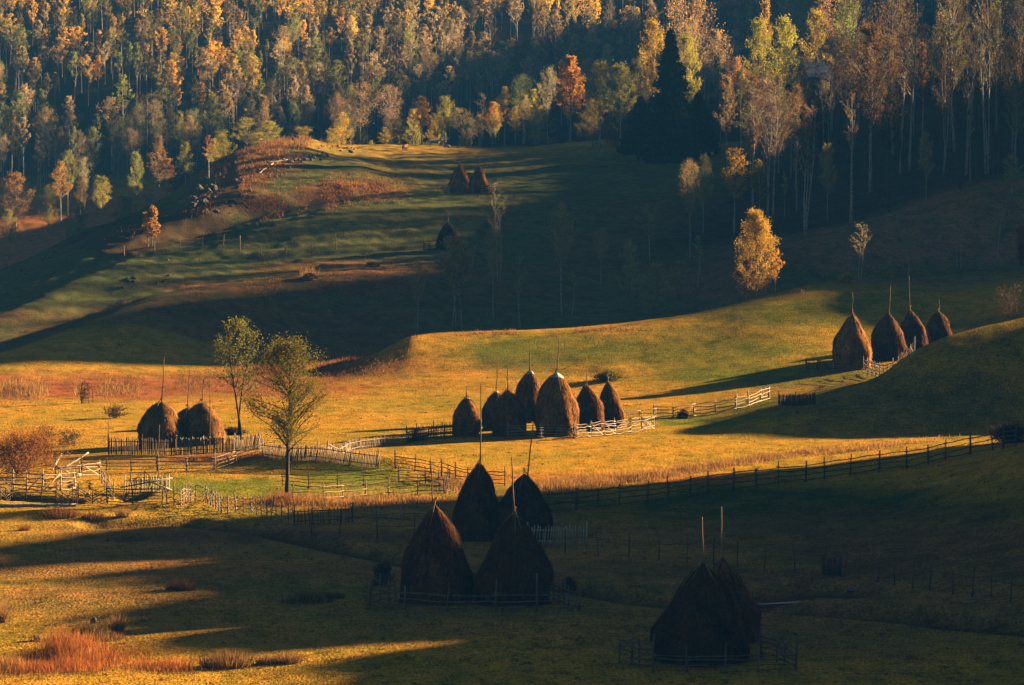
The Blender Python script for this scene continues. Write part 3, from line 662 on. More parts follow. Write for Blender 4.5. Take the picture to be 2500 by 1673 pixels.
rail_fence('long pale rail fence climbing right from the sunlit pen', [(1598, 1022), (1625, 1023), (1665, 1020), (1717, 1013), (1779, 1006), (1835, 993), (1878, 977)], 1.2, 4, 2.2, 'woodp', .045, .085, .08)
paling_fence('small dark slatted hurdle standing alone in the shaded grass right of the pale fence', [(1901, 989), (1945, 992), (1990, 988)], 1.05, .17, 'woodd', .08, 0, .05, step=3.2, name='slatted_hurdle', cat='hurdle')
rail_fence('dark rails left of the bright orange haystack on the right', [(1968, 902), (2000, 904), (2034, 905)], 1.0, 5, 1.4, 'woodd', .05, .06, .08, braces=1)
rail_fence('bright cream rails right of the bright orange haystack', [(2108, 0, 290), (2138, 0, 286), (2172, 0, 281), (2205, 0, 277), (2232, 0, 273)], 1.5, 5, 1.4, 'woodp', .05, .055, .07, braces=1)
rail_fence('low rails at the foot of the bright orange haystack', [(2034, 906), (2070, 907), (2106, 902)], .6, 3, 1.6, 'wood', .04, .05, .06)
rail_fence('dark four rail fence running down behind the long-poled haystack', [(965, 1147), (997, 1150), (1032, 1154), (1076, 1164), (1118, 1176), (1160, 1184), (1200, 1186), (1232, 1187)], 1.15, 4, 1.6, 'woodd', .035, .055, .06, over=.2)
# left pens
rail_fence('pale rail fence at the far left of the pens with crossed braces', [(-10, 1196), (25, 1196), (60, 1200), (105, 1202), (140, 1200), (183, 1196)], 1.35, 5, 1.5, 'woodp', .042, .05, .06, braces=3, over=.15)
rail_fence('pale rails of the back side of the left pens', [(135, 1172), (185, 1168), (243, 1163)], 1.1, 4, 1.7, 'woodp', .045, .05, .09, braces=2)
rail_fence('dark lower rail fence of the pens at the far left edge', [(0, 1222), (30, 1222), (105, 1226), (145, 1228), (188, 1234)], 1.15, 5, 1.2, 'woodd', .035, .05, .07, braces=1)
rail_fence('dark low rails with diagonals in front of the pale picket gate', [(190, 1226), (265, 1230), (333, 1234), (395, 1230)], 1.15, 5, 2.0, 'woodd', .032, .05, .04, braces=3)
rail_fence('short pale rails joining the two left pens', [(243, 1172), (258, 1197), (276, 1222)], 1.1, 3, 2.4, 'wood', .035, .045, .07)
gate = paling_fence('pale picket gate with a long diagonal bar among the left pens', [(304, 1208), (355, 1206), (412, 1202)], 1.15, .16, 'woodp', .055, .03, .08, name='picket_gate', cat='gate')
m_ = MB(); m_.tube([(-1.9, -.12, .55), (1.9, -.12, 1.25)], .055, 4); m_.tube([(.2, -.16, 1.0), (1.85, -.16, .35)], .05, 4); m_.tube([(-1.9, -.14, .1), (1.8, -.14, .3)], .05, 4)
link('brace', m_.mesh('brace', M['woodp']), gate)
rail_fence('dark back rails behind the pale picket gate', [(318, 1185), (350, 1182), (386, 1182)], 1.0, 3, 1.1, 'woodd', .03, .04, .03, braces=2)
for nm, pts in (('left', [(408, 1232), (440, 1238), (470, 1226), (495, 1226), (520, 1240)]), ('right', [(520, 1240), (545, 1256), (580, 1252), (620, 1258), (665, 1272), (717, 1286)])):
    rail_fence('wavy hand-woven rail fence, its humped %s run' % ('left' if nm == 'left' else 'longer right'), pts, 1.2, 4, .62 if nm == 'left' else .85, 'wood', .03, .04, .12, over=.12, tops=.16, lean=.06)
paling_fence('dark picket gate between the woven fence and the haystacks', [(718, 1284), (780, 1283), (860, 1277)], 1.15, .27, 'woodd', .06, 0, .09, name='picket_gate', cat='gate', step=3.6)
rail_fence('front rails of the long paddock right of the willow', [(716, 1222), (800, 1222), (862, 1216), (905, 1216), (960, 1210), (1000, 1207), (1095, 1205)], 1.15, 3, 2.3, 'wood', .03, .05, .05, over=.2)
rail_fence('back rails of the long paddock under the green bank', [(690, 1188), (770, 1196), (850, 1190), (930, 1182), (1000, 1180), (1060, 1180), (1098, 1186)], 1.05, 4, 2.6, 'woodd', .028, .045, .05, over=.2)
rail_fence('little stack of crossed stakes at the right end of the long paddock', [(1066, 1204), (1076, 1203), (1088, 1205)], 1.3, 4, .28, 'wood', .03, .035, .12, lean=.12)
rail_fence('dark two rail fence between the dark gate and the haystacks', [(860, 1270), (940, 1268), (1015, 1265), (1080, 1262)], 1.1, 2, 2.8, 'wood', .04, .05, .03, over=.2)
rail_fence('shaded lower fence crossing behind the front pair of haystacks', [(760, 1312), (835, 1312), (880, 1315), (967, 1316), (1010, 1316)], 1.5, 3, 2.2, 'woodd', .03, .045, .05, gaps=.2)
paling_fence('bluish grey paling fence right of the dark haystacks', [(1288, 1333), (1350, 1334), (1433, 1336)], 1.25, .18, 'woodp', .085, 0, .06, tall=.1)
rail_fence('long dark fence running right across the valley below the golden strip', [(1340, 1252), (1400, 1248), (1480, 1238), (1540, 1232), (1600, 1226), (1660, 1218), (1720, 1206), (1780, 1200), (1840, 1192), (1900, 1184), (1960, 1178), (2025, 1168), (2090, 1160), (2150, 1152), (2210, 1146), (2270, 1132), (2330, 1118), (2400, 1105), (2480, 1092)], 1.4, 4, 2.2, 'woodd', .045, .07, .05, over=.2, lean=.06)
rail_fence('sparse dark stake fence along the stream at the lower right', [(1380, 1352), (1560, 1365), (1700, 1376), (1860, 1392), (2010, 1404)], 1.35, 1, 2.1, 'woodd', .02, .045, .08, over=.25, lean=.08, tops=.2)
rail_fence('row of dim stakes continuing right of the shaded gate', [(2060, 1408), (2150, 1424), (2240, 1440), (2330, 1452), (2420, 1466), (2520, 1480)], 1.35, 1, 1.5, 'woodd', .02, .04, .08, over=.25, lean=.08, tops=.2)
paling_fence('shaded plank gate in the stake fence at the lower right', [(2008, 1404), (2052, 1407)], 1.05, .12, 'woodd', .11, 0, .02, name='plank_gate', cat='gate')
# pens of the nearest stacks
rail_fence('front rails of the pen round the front pair of haystacks', [(906, 1480), (1000, 1490), (1077, 1497), (1190, 1495), (1306, 1493), (1415, 1492)], 1.0, 3, 2.7, 'woodm', .045, .055, .03, over=.5, tops=.3)
rail_fence('left side rails of the pen round the front pair of haystacks', [(906, 1480), (942, 1474), (966, 1468)], 1.05, 3, 1.0, 'woodm', .04, .05, .04, over=.45, tops=.3)
rail_fence('right side rails of the pen round the front pair of haystacks', [(1350, 1470), (1365, 1474), (1384, 1482), (1413, 1490)], 1.05, 4, .8, 'woodm', .04, .05, .04, over=.3, tops=.2)
rail_fence('stakes in the gap between the front pair of haystacks', [(1150, 1468), (1163, 1468)], 1.1, 2, .2, 'woodd', .03, .04, .03, over=.3)
rail_fence('left rails of the pen round the haystacks at the lower right', [(1511, 1620), (1535, 1624), (1556, 1628), (1594, 1634)], 1.3, 5, .75, 'woodm', .045, .06, .05, over=.1)
rail_fence('front rails of the pen round the haystacks at the lower right', [(1594, 1640), (1690, 1644), (1725, 1646), (1810, 1644), (1942, 1640)], .95, 4, 2.0, 'woodm', .032, .045, .04, over=.25, tops=.3)
rail_fence('right corner rails of the pen round the haystacks at the lower right', [(1858, 1606), (1893, 1614), (1922, 1628), (1942, 1640)], 1.25, 4, 1.1, 'woodm', .05, .06, .05, braces=1, over=.1)
# far ones
rail_fence('line of thin pale stakes across the upper pasture', [(303, 626), (350, 618), (395, 612), (450, 606), (500, 605), (550, 608), (610, 622), (672, 628), (735, 618), (820, 610)], 1.5, 1, 4.2, 'wood', .012, .08, .1, over=.3, tops=.35, lean=.08)
rail_fence('pale slatted rails right of the pair on the upper pasture', [(1178, 475), (1196, 474), (1214, 466)], 1.5, 5, 1.3, 'wood', .07, .06, .08)
rail_fence('low rails left of the pair on the upper pasture', [(1068, 470), (1082, 467), (1096, 472)], 1.1, 3, 1.2, 'wood', .05, .05, .08)
rail_fence('dim rails left of the lone shaded haystack', [(1034, 612), (1050, 613), (1066, 612)], 1.6, 4, 1.1, 'woodd', .05, .06, .05)
rail_fence('dark fence below the shaded haystacks at the wood edge', [(1606, 392), (1650, 389), (1700, 386), (1746, 384)], 1.6, 3, 2.6, 'woodd', .05, .07, .05)
# ------------------------------------------------------------------ trees
def env(kind, t):
    t = np.clip(t, 0, 1)
    if kind == 'birch': return np.interp(t, [0, .15, .35, .6, .85, 1], [.45, .85, 1, .8, .42, .06])
    if kind == 'dome': return np.interp(t, [0, .2, .5, .75, .92, 1], [.45, .85, 1, .9, .58, .15])
    if kind == 'fan': return np.interp(t, [0, .3, .6, .8, .94, 1], [.12, .55, .95, 1, .66, .2])
    if kind == 'bush': return np.interp(t, [0, .25, .6, .85, 1], [.8, 1, .92, .6, .15])
    if kind == 'thin': return np.interp(t, [0, .3, .7, 1], [.3, 1, .7, .1])
def gen_tree(seed, H, r, cb, kind='birch', limbs=26, twigs=5, leaves=10, ls=.16, stems=1, tr=None, up=.55, lumps=.25, sigma=.3, curve=.5):
    """returns (trunk MB, leaf centres/vectors) of a tree standing at the origin: tapered stems, rising limbs, twigs, leaves along the twigs"""
    g = np.random.default_rng(seed); T = MB(); tr = tr or H * .011
    ph = g.uniform(0, 6.28, 6); lobes = g.uniform(0, 1, (10, 3))
    def E(az, t):
        b = env(kind, t) * r
        return b * (1 + lumps * (np.sin(2 * az + ph[0] + 3 * t) * .5 + np.sin(3 * az + ph[1] - 7 * t) * .5 + .5 * np.sin(5 * az + ph[2] + 13 * t)))
    L0, L1, R0 = [], [], []; tw0, tw1 = [], []
    for st in range(stems):
        sx, sy = (0, 0) if stems == 1 else g.normal(0, .25 + .04 * r, 2)
        a0 = g.uniform(0, 6.28); spread = (.0 if stems == 1 else r * .5)
        n = 9; hh = np.linspace(0, 1, n); top = H * (1 if st == 0 else g.uniform(.75, .97))
        bow = g.normal(0, .012 * H * curve, 2); lean = np.array([math.cos(a0), math.sin(a0)]) * spread
        xy = np.stack([sx + lean[0] * hh ** 1.6 + bow[0] * np.sin(hh * 3.1) + np.cumsum(g.normal(0, .005 * H * curve, n)) * hh,
                       sy + lean[1] * hh ** 1.6 + bow[1] * np.sin(hh * 3.1) + np.cumsum(g.normal(0, .005 * H * curve, n)) * hh], 1)
        tp = np.column_stack([xy, hh * top]); tp[0, 2] = -.4
        rr = tr / math.sqrt(stems) * (1 - hh) ** .8 + .012; rr[0] *= 1.35
        T.tube(tp, rr, 6)
        nl = max(4, limbs // stems)
        z0 = H * (cb * .9 + (.96 - cb * .9) * (np.arange(nl) + g.random(nl)) / nl)
        for z in z0:
            if z > top: continue
            fr = z / top; base = np.array([np.interp(fr, hh, tp[:, 0]), np.interp(fr, hh, tp[:, 1]), z])
            az = g.uniform(0, 2 * math.pi); rise = H * (1 - cb) * g.uniform(.02 if kind == 'bush' else .12, .42) * (1.15 - .6 * (z / H - cb) / (1 - cb))
            ze = min(z + rise, H * .995); t = (ze / H - cb) / (1 - cb)
            rad = E(az, t) * g.uniform(.72, 1.0)
            end = np.array([rad * math.cos(az), rad * math.sin(az), ze])
            mid = (base + end) / 2 + np.array([-(end[0] - base[0]), -(end[1] - base[1]), 0]) * .1 + [0, 0, (end[2] - base[2]) * (up - .5) * -.4]
            w0 = max(.012, np.interp(fr, hh, rr) * .5)
            T.tube([base, (base + mid) / 2 + g.normal(0, .02 * r, 3), mid, (mid + end) / 2 + g.normal(0, .03 * r, 3), end], np.linspace(w0, .01, 5), 4, cap=False)
            for _ in range(twigs):
                q = g.uniform(.12 if kind == 'bush' else .35, 1.0); p = (base * (1 - q) + end * q) if q > .6 else (base * (1 - 2 * (q - .1)) + mid * 2 * (q - .1))
                d = np.array([math.cos(az + g.normal(0, .9)), math.sin(az + g.normal(0, .9)), g.uniform(.2, 1.6)]); d /= np.linalg.norm(d)
                ln = r * g.uniform(.16, .42) * (1.1 - .4 * q)
                tw0.append(p); tw1.append(p + d * ln)
    tw0 = np.array(tw0); tw1 = np.array(tw1)
    T.tubes(tw0, tw1, max(.012, H * .0009), .006, 3)
    m = len(tw0) * leaves
    idx = np.repeat(np.arange(len(tw0)), leaves); q = g.uniform(.1, 1.15, m)[:, None]
    C = tw0[idx] * (1 - q) + tw1[idx] * q + g.normal(0, sigma * r * .22, (m, 3))
    keep = C[:, 2] > .05; C = C[keep]; m = len(C)
    U = g.normal(0, 1, (m, 3)); U /= np.linalg.norm(U, axis=1)[:, None]
    W = g.normal(0, 1, (m, 3)); W = np.cross(U, W); W /= np.linalg.norm(W, axis=1)[:, None]
    s = ls * g.uniform(.6, 1.35, m)[:, None]
    return T, C, U * s * .75, W * s
GOLD = (.90, .62, .07); ORANGE = (.88, .52, .07); YGREEN = (.46, .38, .06); OLIVE_L = (.28, .31, .08); PINK = (.52, .41, .24); BROWNL = (.42, .30, .12); DGREEN = (.05, .07, .02); RED = (.45, .12, .04); LEMON = (.66, .44, .05); DIM = (.15, .12, .05)
def put_tree(proto, name, loc, rz, sc, col, label=None, cat='tree', group=None, sx=1.0):
    tm, cm = proto
    r = root(name, loc, rz); r.scale = (sc * sx, sc * sx, sc); tag(r, label, cat, group)
    link('trunk', tm, r); c = link('crown', cm, r); c.color = (*[min(1, max(0, v)) for v in col], 1)
    return r
def tree_meshes(bark='birch', leaf='leaf', **kw):
    T, C, U, W = gen_tree(**kw); mb = MB(); mb.quads(C, U, W)
    return T.mesh('trunk', M[bark], True), mb.mesh('crown', M[leaf])

PROTO = {}
def proto_get(key, bark=None):
    if key + (bark,) in PROTO: return PROTO[key + (bark,)]
    kind, v = key; sd = sum(map(ord, kind)) * 31 + v * 977
    specs = {  # H is 18 m; scaled when placed
     'gold': dict(r=3.5, cb=.42, kind='birch', limbs=36, twigs=7, leaves=15, ls=.13),
     'orange': dict(r=3.3, cb=.40, kind='birch', limbs=36, twigs=7, leaves=13, ls=.13),
     'fan': dict(r=4.2, cb=.44, kind='fan', limbs=44, twigs=9, leaves=6, ls=.11, up=.7, sigma=.5, curve=1.3),
     'dome': dict(r=4.4, cb=.34, kind='dome', limbs=46, twigs=8, leaves=14, ls=.13),
     'bushy': dict(r=5.5, cb=.08, kind='bush', limbs=60, twigs=8, leaves=14, ls=.14, stems=4),
     'thin': dict(r=2.0, cb=.52, kind='thin', limbs=20, twigs=5, leaves=7, ls=.14, curve=1.2),
     'sparse': dict(r=3.4, cb=.45, kind='fan', limbs=26, twigs=7, leaves=3, ls=.11, stems=2, curve=1.3),
    }
    sp = specs[kind]; PROTO[key + (bark,)] = tree_meshes(bark=bark or ('darkbark' if kind in ('bushy',) else 'birch'), seed=sd, H=18.0, **sp)
    return PROTO[key + (bark,)]
WID = {'gold': 3.5, 'orange': 3.3, 'fan': 4.2, 'dome': 4.4, 'bushy': 5.5, 'thin': 2.0, 'sparse': 3.4}
TAKEN = []
def tree_at(px, top, wid, kind, col, label, base=None, D=None, v=None, name='birch_tree', cat='tree', group=None, bx=None, dim=1.0):
    """tree by its crown: base row on the visible ground, or standing at distance D behind a ridge"""
    if D is None:
        x, y, z = hit(bx if bx else px, base)
    else: x, y, z = at(bx if bx else px, D)
    Hh = CH - (top - HR) * y / F - z
    Rr = wid / 2 / F * y
    v = rnd.randrange(3) if v is None else v
    sc = Hh / 18.0; sx = Rr / (WID[kind] * sc)
    sx = min(1.9, max(.55, sx))
    TAKEN.append((x, y))
    c = np.array(col) * dim * rnd.uniform(.92, 1.08) * [1.1, 1.28, 1.1]
    return put_tree(proto_get((kind, v)), name, (x, y, z - .15), rnd.uniform(0, 6.28), sc, c, label, cat, group, sx)

# --- single trees one can point to
def own_tree(px, top, wid, base, col, label, name, bark='birch', D=None, bx=None, **kw):
    x, y, z = hit(bx or px, base) if D is None else at(bx or px, D)
    Hh = CH - (top - HR) * y / F - z; Rr = wid / 2 / F * y
    tm, cm = tree_meshes(bark=bark, H=Hh, r=Rr, **kw)
    TAKEN.append((x, y))
    return put_tree((tm, cm), name, (x, y, z - .1), 0, 1, col, label, 'tree')
own_tree(1848, 524, 126, None, (.66, .42, .04), 'glowing golden birch standing alone on the crest left of the far right haystacks', 'birch_tree', D=343, seed=5, cb=.1, kind='birch', limbs=80, twigs=10, leaves=24, ls=.06, tr=.13)
own_tree(1822, 640, 60, None, (.45, .22, .04), 'low leafy side stem at the left foot of the glowing golden birch', 'birch_sapling', D=342, seed=6, cb=.25, kind='dome', limbs=30, twigs=6, leaves=8, ls=.08, tr=.06)
own_tree(1893, 610, 50, None, (.6, .29, .03), 'low bent side stem at the right foot of the glowing golden birch', 'birch_sapling', D=344, seed=7, cb=.4, kind='dome', limbs=30, twigs=6, leaves=8, ls=.08, tr=.06)
own_tree(612, 784, 135, 1075, (.22, .23, .03), 'forked slender tree with feathery olive crown behind the left paling fence', 'willow_tree', bark='bark', D=247, bx=585, seed=31, cb=.38, kind='dome', limbs=44, twigs=9, leaves=10, ls=.06, stems=2, tr=.15, curve=1.5, lumps=.5)
own_tree(718, 842, 190, 1212, (.19, .175, .025), 'broad round crowned willow with dark leaning trunk amid the left paddocks', 'willow_tree', bark='bark', bx=700, seed=44, cb=.33, kind='dome', limbs=80, twigs=10, leaves=22, ls=.05, tr=.16, curve=1.4, lumps=.32, sigma=.5)
own_tree(1882, 184, 150, 545, (.20, .095, .035), 'tall fan shaped birch with rusty crown and forked white trunk at the shaded wood', 'birch_tree', seed=52, cb=.42, kind='fan', limbs=60, twigs=12, leaves=5, ls=.08, tr=.27, up=.75, stems=2)  # here and for the right wood below, shade is put into darker leaf colours
own_tree(1838, 184, 70, 534, (.20, .10, .035), 'narrow rusty birch touching the left side of the tall fan shaped birch', 'birch_tree', seed=53, cb=.45, kind='fan', limbs=40, twigs=9, leaves=7, ls=.10, tr=.2)
own_tree(1971, 255, 75, 576, (.24, .12, .05), 'thinly leaved many stemmed birch right of the tall fan shaped birch', 'birch_tree', seed=54, cb=.4, kind='fan', limbs=40, twigs=8, leaves=6, ls=.09, tr=.26, stems=3, curve=1.6)
own_tree(2125, 66, 135, 470, (.17, .10, .028), 'tallest birch of the shaded wood with a wide golden top', 'birch_tree', seed=55, cb=.40, kind='fan', limbs=70, twigs=11, leaves=10, ls=.12, tr=.3)
own_tree(2078, 225, 55, 545, (.25, .13, .05), 'leaning bare birch with one long side limb in front of the tallest birch', 'birch_tree', seed=56, cb=.55, kind='fan', limbs=22, twigs=6, leaves=3, ls=.09, tr=.24)
own_tree(1792, 369, 85, 576, (.56, .36, .05), 'small golden birch with a clumpy crown left below the fan shaped birch', 'birch_tree', seed=57, cb=.45, kind='dome', limbs=40, twigs=9, leaves=10, ls=.11, tr=.13, lumps=.45)
own_tree(1853, 396, 62, 570, (.30, .22, .05), 'dim golden small birch between the clumpy one and the fan shaped birch', 'birch_tree', seed=58, cb=.5, kind='dome', limbs=30, twigs=8, leaves=8, ls=.11, tr=.1, lumps=.45)
own_tree(1115, 580, 95, 803, (.44, .34, .12), 'pale stemmed birch with a dusky olive crown in front of the lone shaded haystack', 'birch_tree', seed=59, cb=.35, kind='fan', limbs=56, twigs=9, leaves=14, ls=.09, tr=.12, stems=3)
own_tree(369, 509, 50, 604, (.62, .32, .05), 'small golden birch at the head of the thin stake line', 'birch_tree', seed=60, cb=.22, kind='birch', limbs=44, twigs=7, leaves=12, ls=.12, tr=.1, stems=2)
own_tree(1392, 144, 76, 345, (.72, .34, .03), 'brilliant orange birch, the tallest of the row behind the ridge', 'birch_tree', D=640, seed=61, cb=.28, kind='dome', limbs=60, twigs=9, leaves=14, ls=.17, tr=.22)
own_tree(2315, -60, 60, 362, (.14, .12, .05), 'tall white trunked birch whose crown leaves the top of the photo', 'birch_tree', seed=62, cb=.5, kind='fan', limbs=30, twigs=8, leaves=6, ls=.13, tr=.32)
own_tree(2385, -60, 115, 370, (.13, .12, .04), 'wide crowned birch with a kinked pale trunk near the upper right corner', 'birch_tree', bx=2332, seed=63, cb=.35, kind='fan', limbs=60, twigs=9, leaves=9, ls=.13, tr=.3, curve=2)
own_tree(2249, 108, 58, 390, (.30, .15, .045), 'small rusty crowned birch between two tall trunks in the shaded wood', 'birch_tree', seed=64, cb=.5, kind='birch', limbs=34, twigs=8, leaves=10, ls=.12, tr=.16)
own_tree(2206, 0, 110, 424, (.13, .10, .05), 'double trunked dark birch right of the tallest birch', 'birch_tree', seed=65, cb=.45, kind='fan', limbs=50, twigs=8, leaves=8, ls=.12, tr=.34, stems=2)

def spruce(px, top, wid, base=None, D=None, label=None, seed=1):
    x, y, z = at(px, D); Hh = CH - (top - HR) * y / F - z; Rr = wid / 2 / F * y; g = np.random.default_rng(seed)
    r = root('spruce_tree', (x, y, z - .1)); tag(r, label, 'tree', None); T = MB(); T.tube([(0, 0, -.3), (0, 0, Hh * .5), (0, 0, Hh)], [.35, .2, .02], 7)
    n = 620; h = g.uniform(.04, 1, n) ** 1.15; az = g.uniform(0, 6.283, n)
    ln = Rr * (1 - h) ** .78 * g.uniform(.62, 1.08, n) + .15
    P0 = np.stack([0 * h, 0 * h, h * Hh], -1); P1 = np.stack([ln * np.cos(az), ln * np.sin(az), h * Hh - ln * g.uniform(.05, .35, n)], -1)
    T.tubes(P0, P1, .04, .01, 3); m = 26; idx = np.repeat(np.arange(n), m); q = g.uniform(.12, 1.02, n * m)[:, None]
    side = np.stack([-np.sin(az), np.cos(az), 0 * az], -1)[idx]
    C = P0[idx] * (1 - q) + P1[idx] * q; C = C + side * g.normal(0, .16, (n * m, 1)) * (1.1 + ln[idx, None] * .35 * (1.1 - q)) - [0, 0, 1] * g.uniform(0, .55, (n * m, 1))
    C[:, 2] -= .10 * ln[idx] * np.sin(q[:, 0] * 3.14)
    out = (P1 - P0)[idx]; out = out / (np.linalg.norm(out, axis=1)[:, None] + 1e-6)
    U = out * .34 + g.normal(0, .1, (n * m, 3)); W = np.stack([g.normal(0, .1, n * m), g.normal(0, .1, n * m), np.full(n * m, -.16)], -1)
    mb = MB(); mb.quads(C, U, W)
    link('trunk', T.mesh('trunk', M['bark']), r); link('crown', mb.mesh('crown', M['needle']), r); TAKEN.append((x, y))
spruce(1637, 71, 175, D=545, label='big black-green spruce, the darkest tree on the ridge', seed=1)
spruce(1565, 235, 130, D=560, label='smaller spruce huddled at the left side of the big black-green spruce', seed=2)
spruce(1705, 225, 130, D=552, label='smaller spruce at the right foot of the big black-green spruce', seed=3)
spruce(1990, 205, 70, D=545, label='dark spruce below the grey cottage roof', seed=4)
spruce(1925, 205, 70, D=565, label='dark spruce left of the grey cottage roof', seed=5)

# --- trees along the back of the ridge and on the lit field, by their crowns
RT = [
 (545, 318, 62, 'bushy', YGREEN, 'olive gold bushy birch left in the clump behind the red birch'), (603, 290, 66, 'dome', (.44, .34, .05), 'tallest olive gold tree of the clump behind the rocky ridge'), (655, 297, 70, 'dome', YGREEN, 'olive gold tree at the right of the clump behind the rocky ridge'),
 (738, 310, 62, 'bushy', (.55, .35, .05), 'low golden bushy tree behind the rocks on the ridge top'), (834, 279, 62, 'bushy', (.62, .38, .04), 'golden bushy tree just right of the ridge rocks'), (880, 312, 42, 'bushy', (.55, .37, .05), 'low golden bush right of the golden bushy tree on the ridge'),
 (965, 288, 66, 'bushy', (.45, .32, .06), 'olive golden bushy tree left of the brown cow'), (1011, 307, 48, 'bushy', YGREEN, 'low green bushy tree behind the cows'), (1030, 238, 58, 'gold', (.66, .31, .03), 'orange gold birch right behind the white cow'),
 (1058, 296, 30, 'bushy', (.75, .48, .04), 'small bright yellow tree beside the white cow'), (1086, 240, 54, 'dome', YGREEN, 'olive tree rising right of the small bright yellow one'), (1122, 266, 74, 'fan', (.42, .30, .06), 'wide fan shaped olive tree behind the resting calf'), (1152, 290, 36, 'fan', PINK, 'pinkish thin birch at the right of the wide fan shaped tree'),
 (1173, 227, 32, 'sparse', BROWNL, 'thin brown birch in the gap of the ridge row'), (1168, 282, 34, 'orange', ORANGE, 'short orange birch below the thin brown one'), (1203, 250, 50, 'orange', (.62, .28, .04), 'orange birch with drooping sides right of the gap'), (1232, 214, 46, 'orange', ORANGE, 'higher orange birch behind the drooping one'),
 (1277, 188, 58, 'fan', OLIVE_L, 'grey olive birch high behind the ridge row'), (1280, 234, 52, 'orange', BROWNL, 'rusty brown birch in the middle of the ridge row'), (1312, 257, 82, 'bushy', (.42, .27, .04), 'low golden olive bush tree left of the brilliant orange birch'), (1338, 171, 44, 'fan', PINK, 'pinkish brown birch left of the brilliant orange birch'),
 (1445, 246, 66, 'bushy', (.30, .20, .04), 'dark gold bushy tree right below the brilliant orange birch'), (1465, 158, 74, 'dome', (.34, .27, .05), 'round olive tree right of the brilliant orange birch'), (1514, 163, 74, 'dome', (.28, .25, .05), 'second round olive tree, nearer the spruce'), (1420, 330 - 40, 50, 'bushy', DIM, 'shaded low bush tree under the round olive trees'),
 (1595, 58, 66, 'dome', (.58, .34, .05), 'golden tree directly left of the spruce tip'), (1555, 150, 60, 'dome', DIM, 'shaded green tree between the olive trees and the spruce'), (1676, 92, 46, 'dome', YGREEN, 'yellow green tree peeping out behind the right side of the spruce'),
 (1740, 235, 90, 'bushy', (.09, .085, .04), 'dark shaded bush right of the spruces'), (1800, 250, 90, 'bushy', (.10, .08, .04), 'dark shaded bush under the yellow green twin trees'), (1500, 265, 80, 'bushy', (.08, .07, .03), 'dark shaded bush left of the spruces'),
]
for i, (px, top, w_, k, c, lb) in enumerate(RT):
    D_ = 645 + (i * 37 % 5) * 9 if px < 1440 else 590 - (i * 17 % 4) * 9
    if px < 700: D_ = 600
    tree_at(px, top, w_ * 1.15, k, c, lb, D=D_)
    if px < 1420 and i % 4 != 3:
        fc = [(.70, .50, .07), (.62, .46, .08), (.74, .46, .06), (.50, .45, .08)][i % 4]
        tree_at(px + (26 if i % 2 else -22), top + 22 + (i * 13 % 19), w_ * .8, ['gold', 'dome', 'orange'][i % 3], fc, 'golden yellow birch filling the row behind the ridge', D=D_ + 22, group='golden fill trees of the row behind the ridge')
RT2 = [
 (1853, 58, 86, 'dome', (.44, .36, .05), 'left of the two yellow green trees above the shaded wood', 575), (1916, 52, 66, 'dome', (.50, .42, .05), 'right and brighter of the two yellow green trees above the shaded wood', 585), (1869, 10, 34, 'orange', (.60, .32, .07), 'small orange birch showing behind the two yellow green trees', 700),
 (1995, 36, 66, 'dome', (.48, .33, .05), 'golden tree above the grey cottage roof', 600), (2024, -10, 50, 'fan', (.55, .27, .12), 'pinkish orange tree smoking in haze above the cottage', 660), (2069, -4, 42, 'dome', OLIVE_L, 'olive tree at the top edge right of the cottage', 600),
 (2090, -30, 80, 'fan', (.12, .08, .035), 'brown tall tree at the top edge behind the tallest birch', 560), (2180, -60, 110, 'fan', (.2, .1, .035), 'orange topped tall tree at the top edge', 520),  # leaf colours lowered to stand for the shade of the wood
 (1660, -8, 90, 'fan', (.58, .34, .17), 'tall peach coloured birch behind the spruce', 700), (1716, 8, 66, 'fan', (.60, .34, .16), 'peach coloured birch right of the tall one behind the spruce', 690), (1760, 86, 52, 'fan', (.50, .30, .12), 'short peach brown birch in front of the blue gap', 660), (1690, 60, 60, 'fan', (.50, .31, .16), 'peach grey birch leaning between the two tall peach ones', 680),
 (2411, -40, 70, 'sparse', DIM, 'tall grey trunked birch near the right edge of the wood', 430), (2480, 190, 56, 'dome', (.22, .20, .05), 'small dim green birch at the right edge', 420),
 (857, 260, 50, 'fan', PINK, 'bare pinkish birch left of the big pinkish dome', 690), (882, 207, 96, 'fan', (.46, .26, .14), 'big pinkish dome shaped birch behind the ridge', 690), (955, 213, 80, 'fan', (.45, .26, .15), 'second big pinkish birch behind the ridge', 700), (825, 238, 52, 'fan', (.38, .22, .13), 'grey pink thin birch behind the golden bushy tree', 680),
]
for px, top, w_, k, c, lb, D_ in RT2: tree_at(px, top, w_, k, c, lb, D=D_)
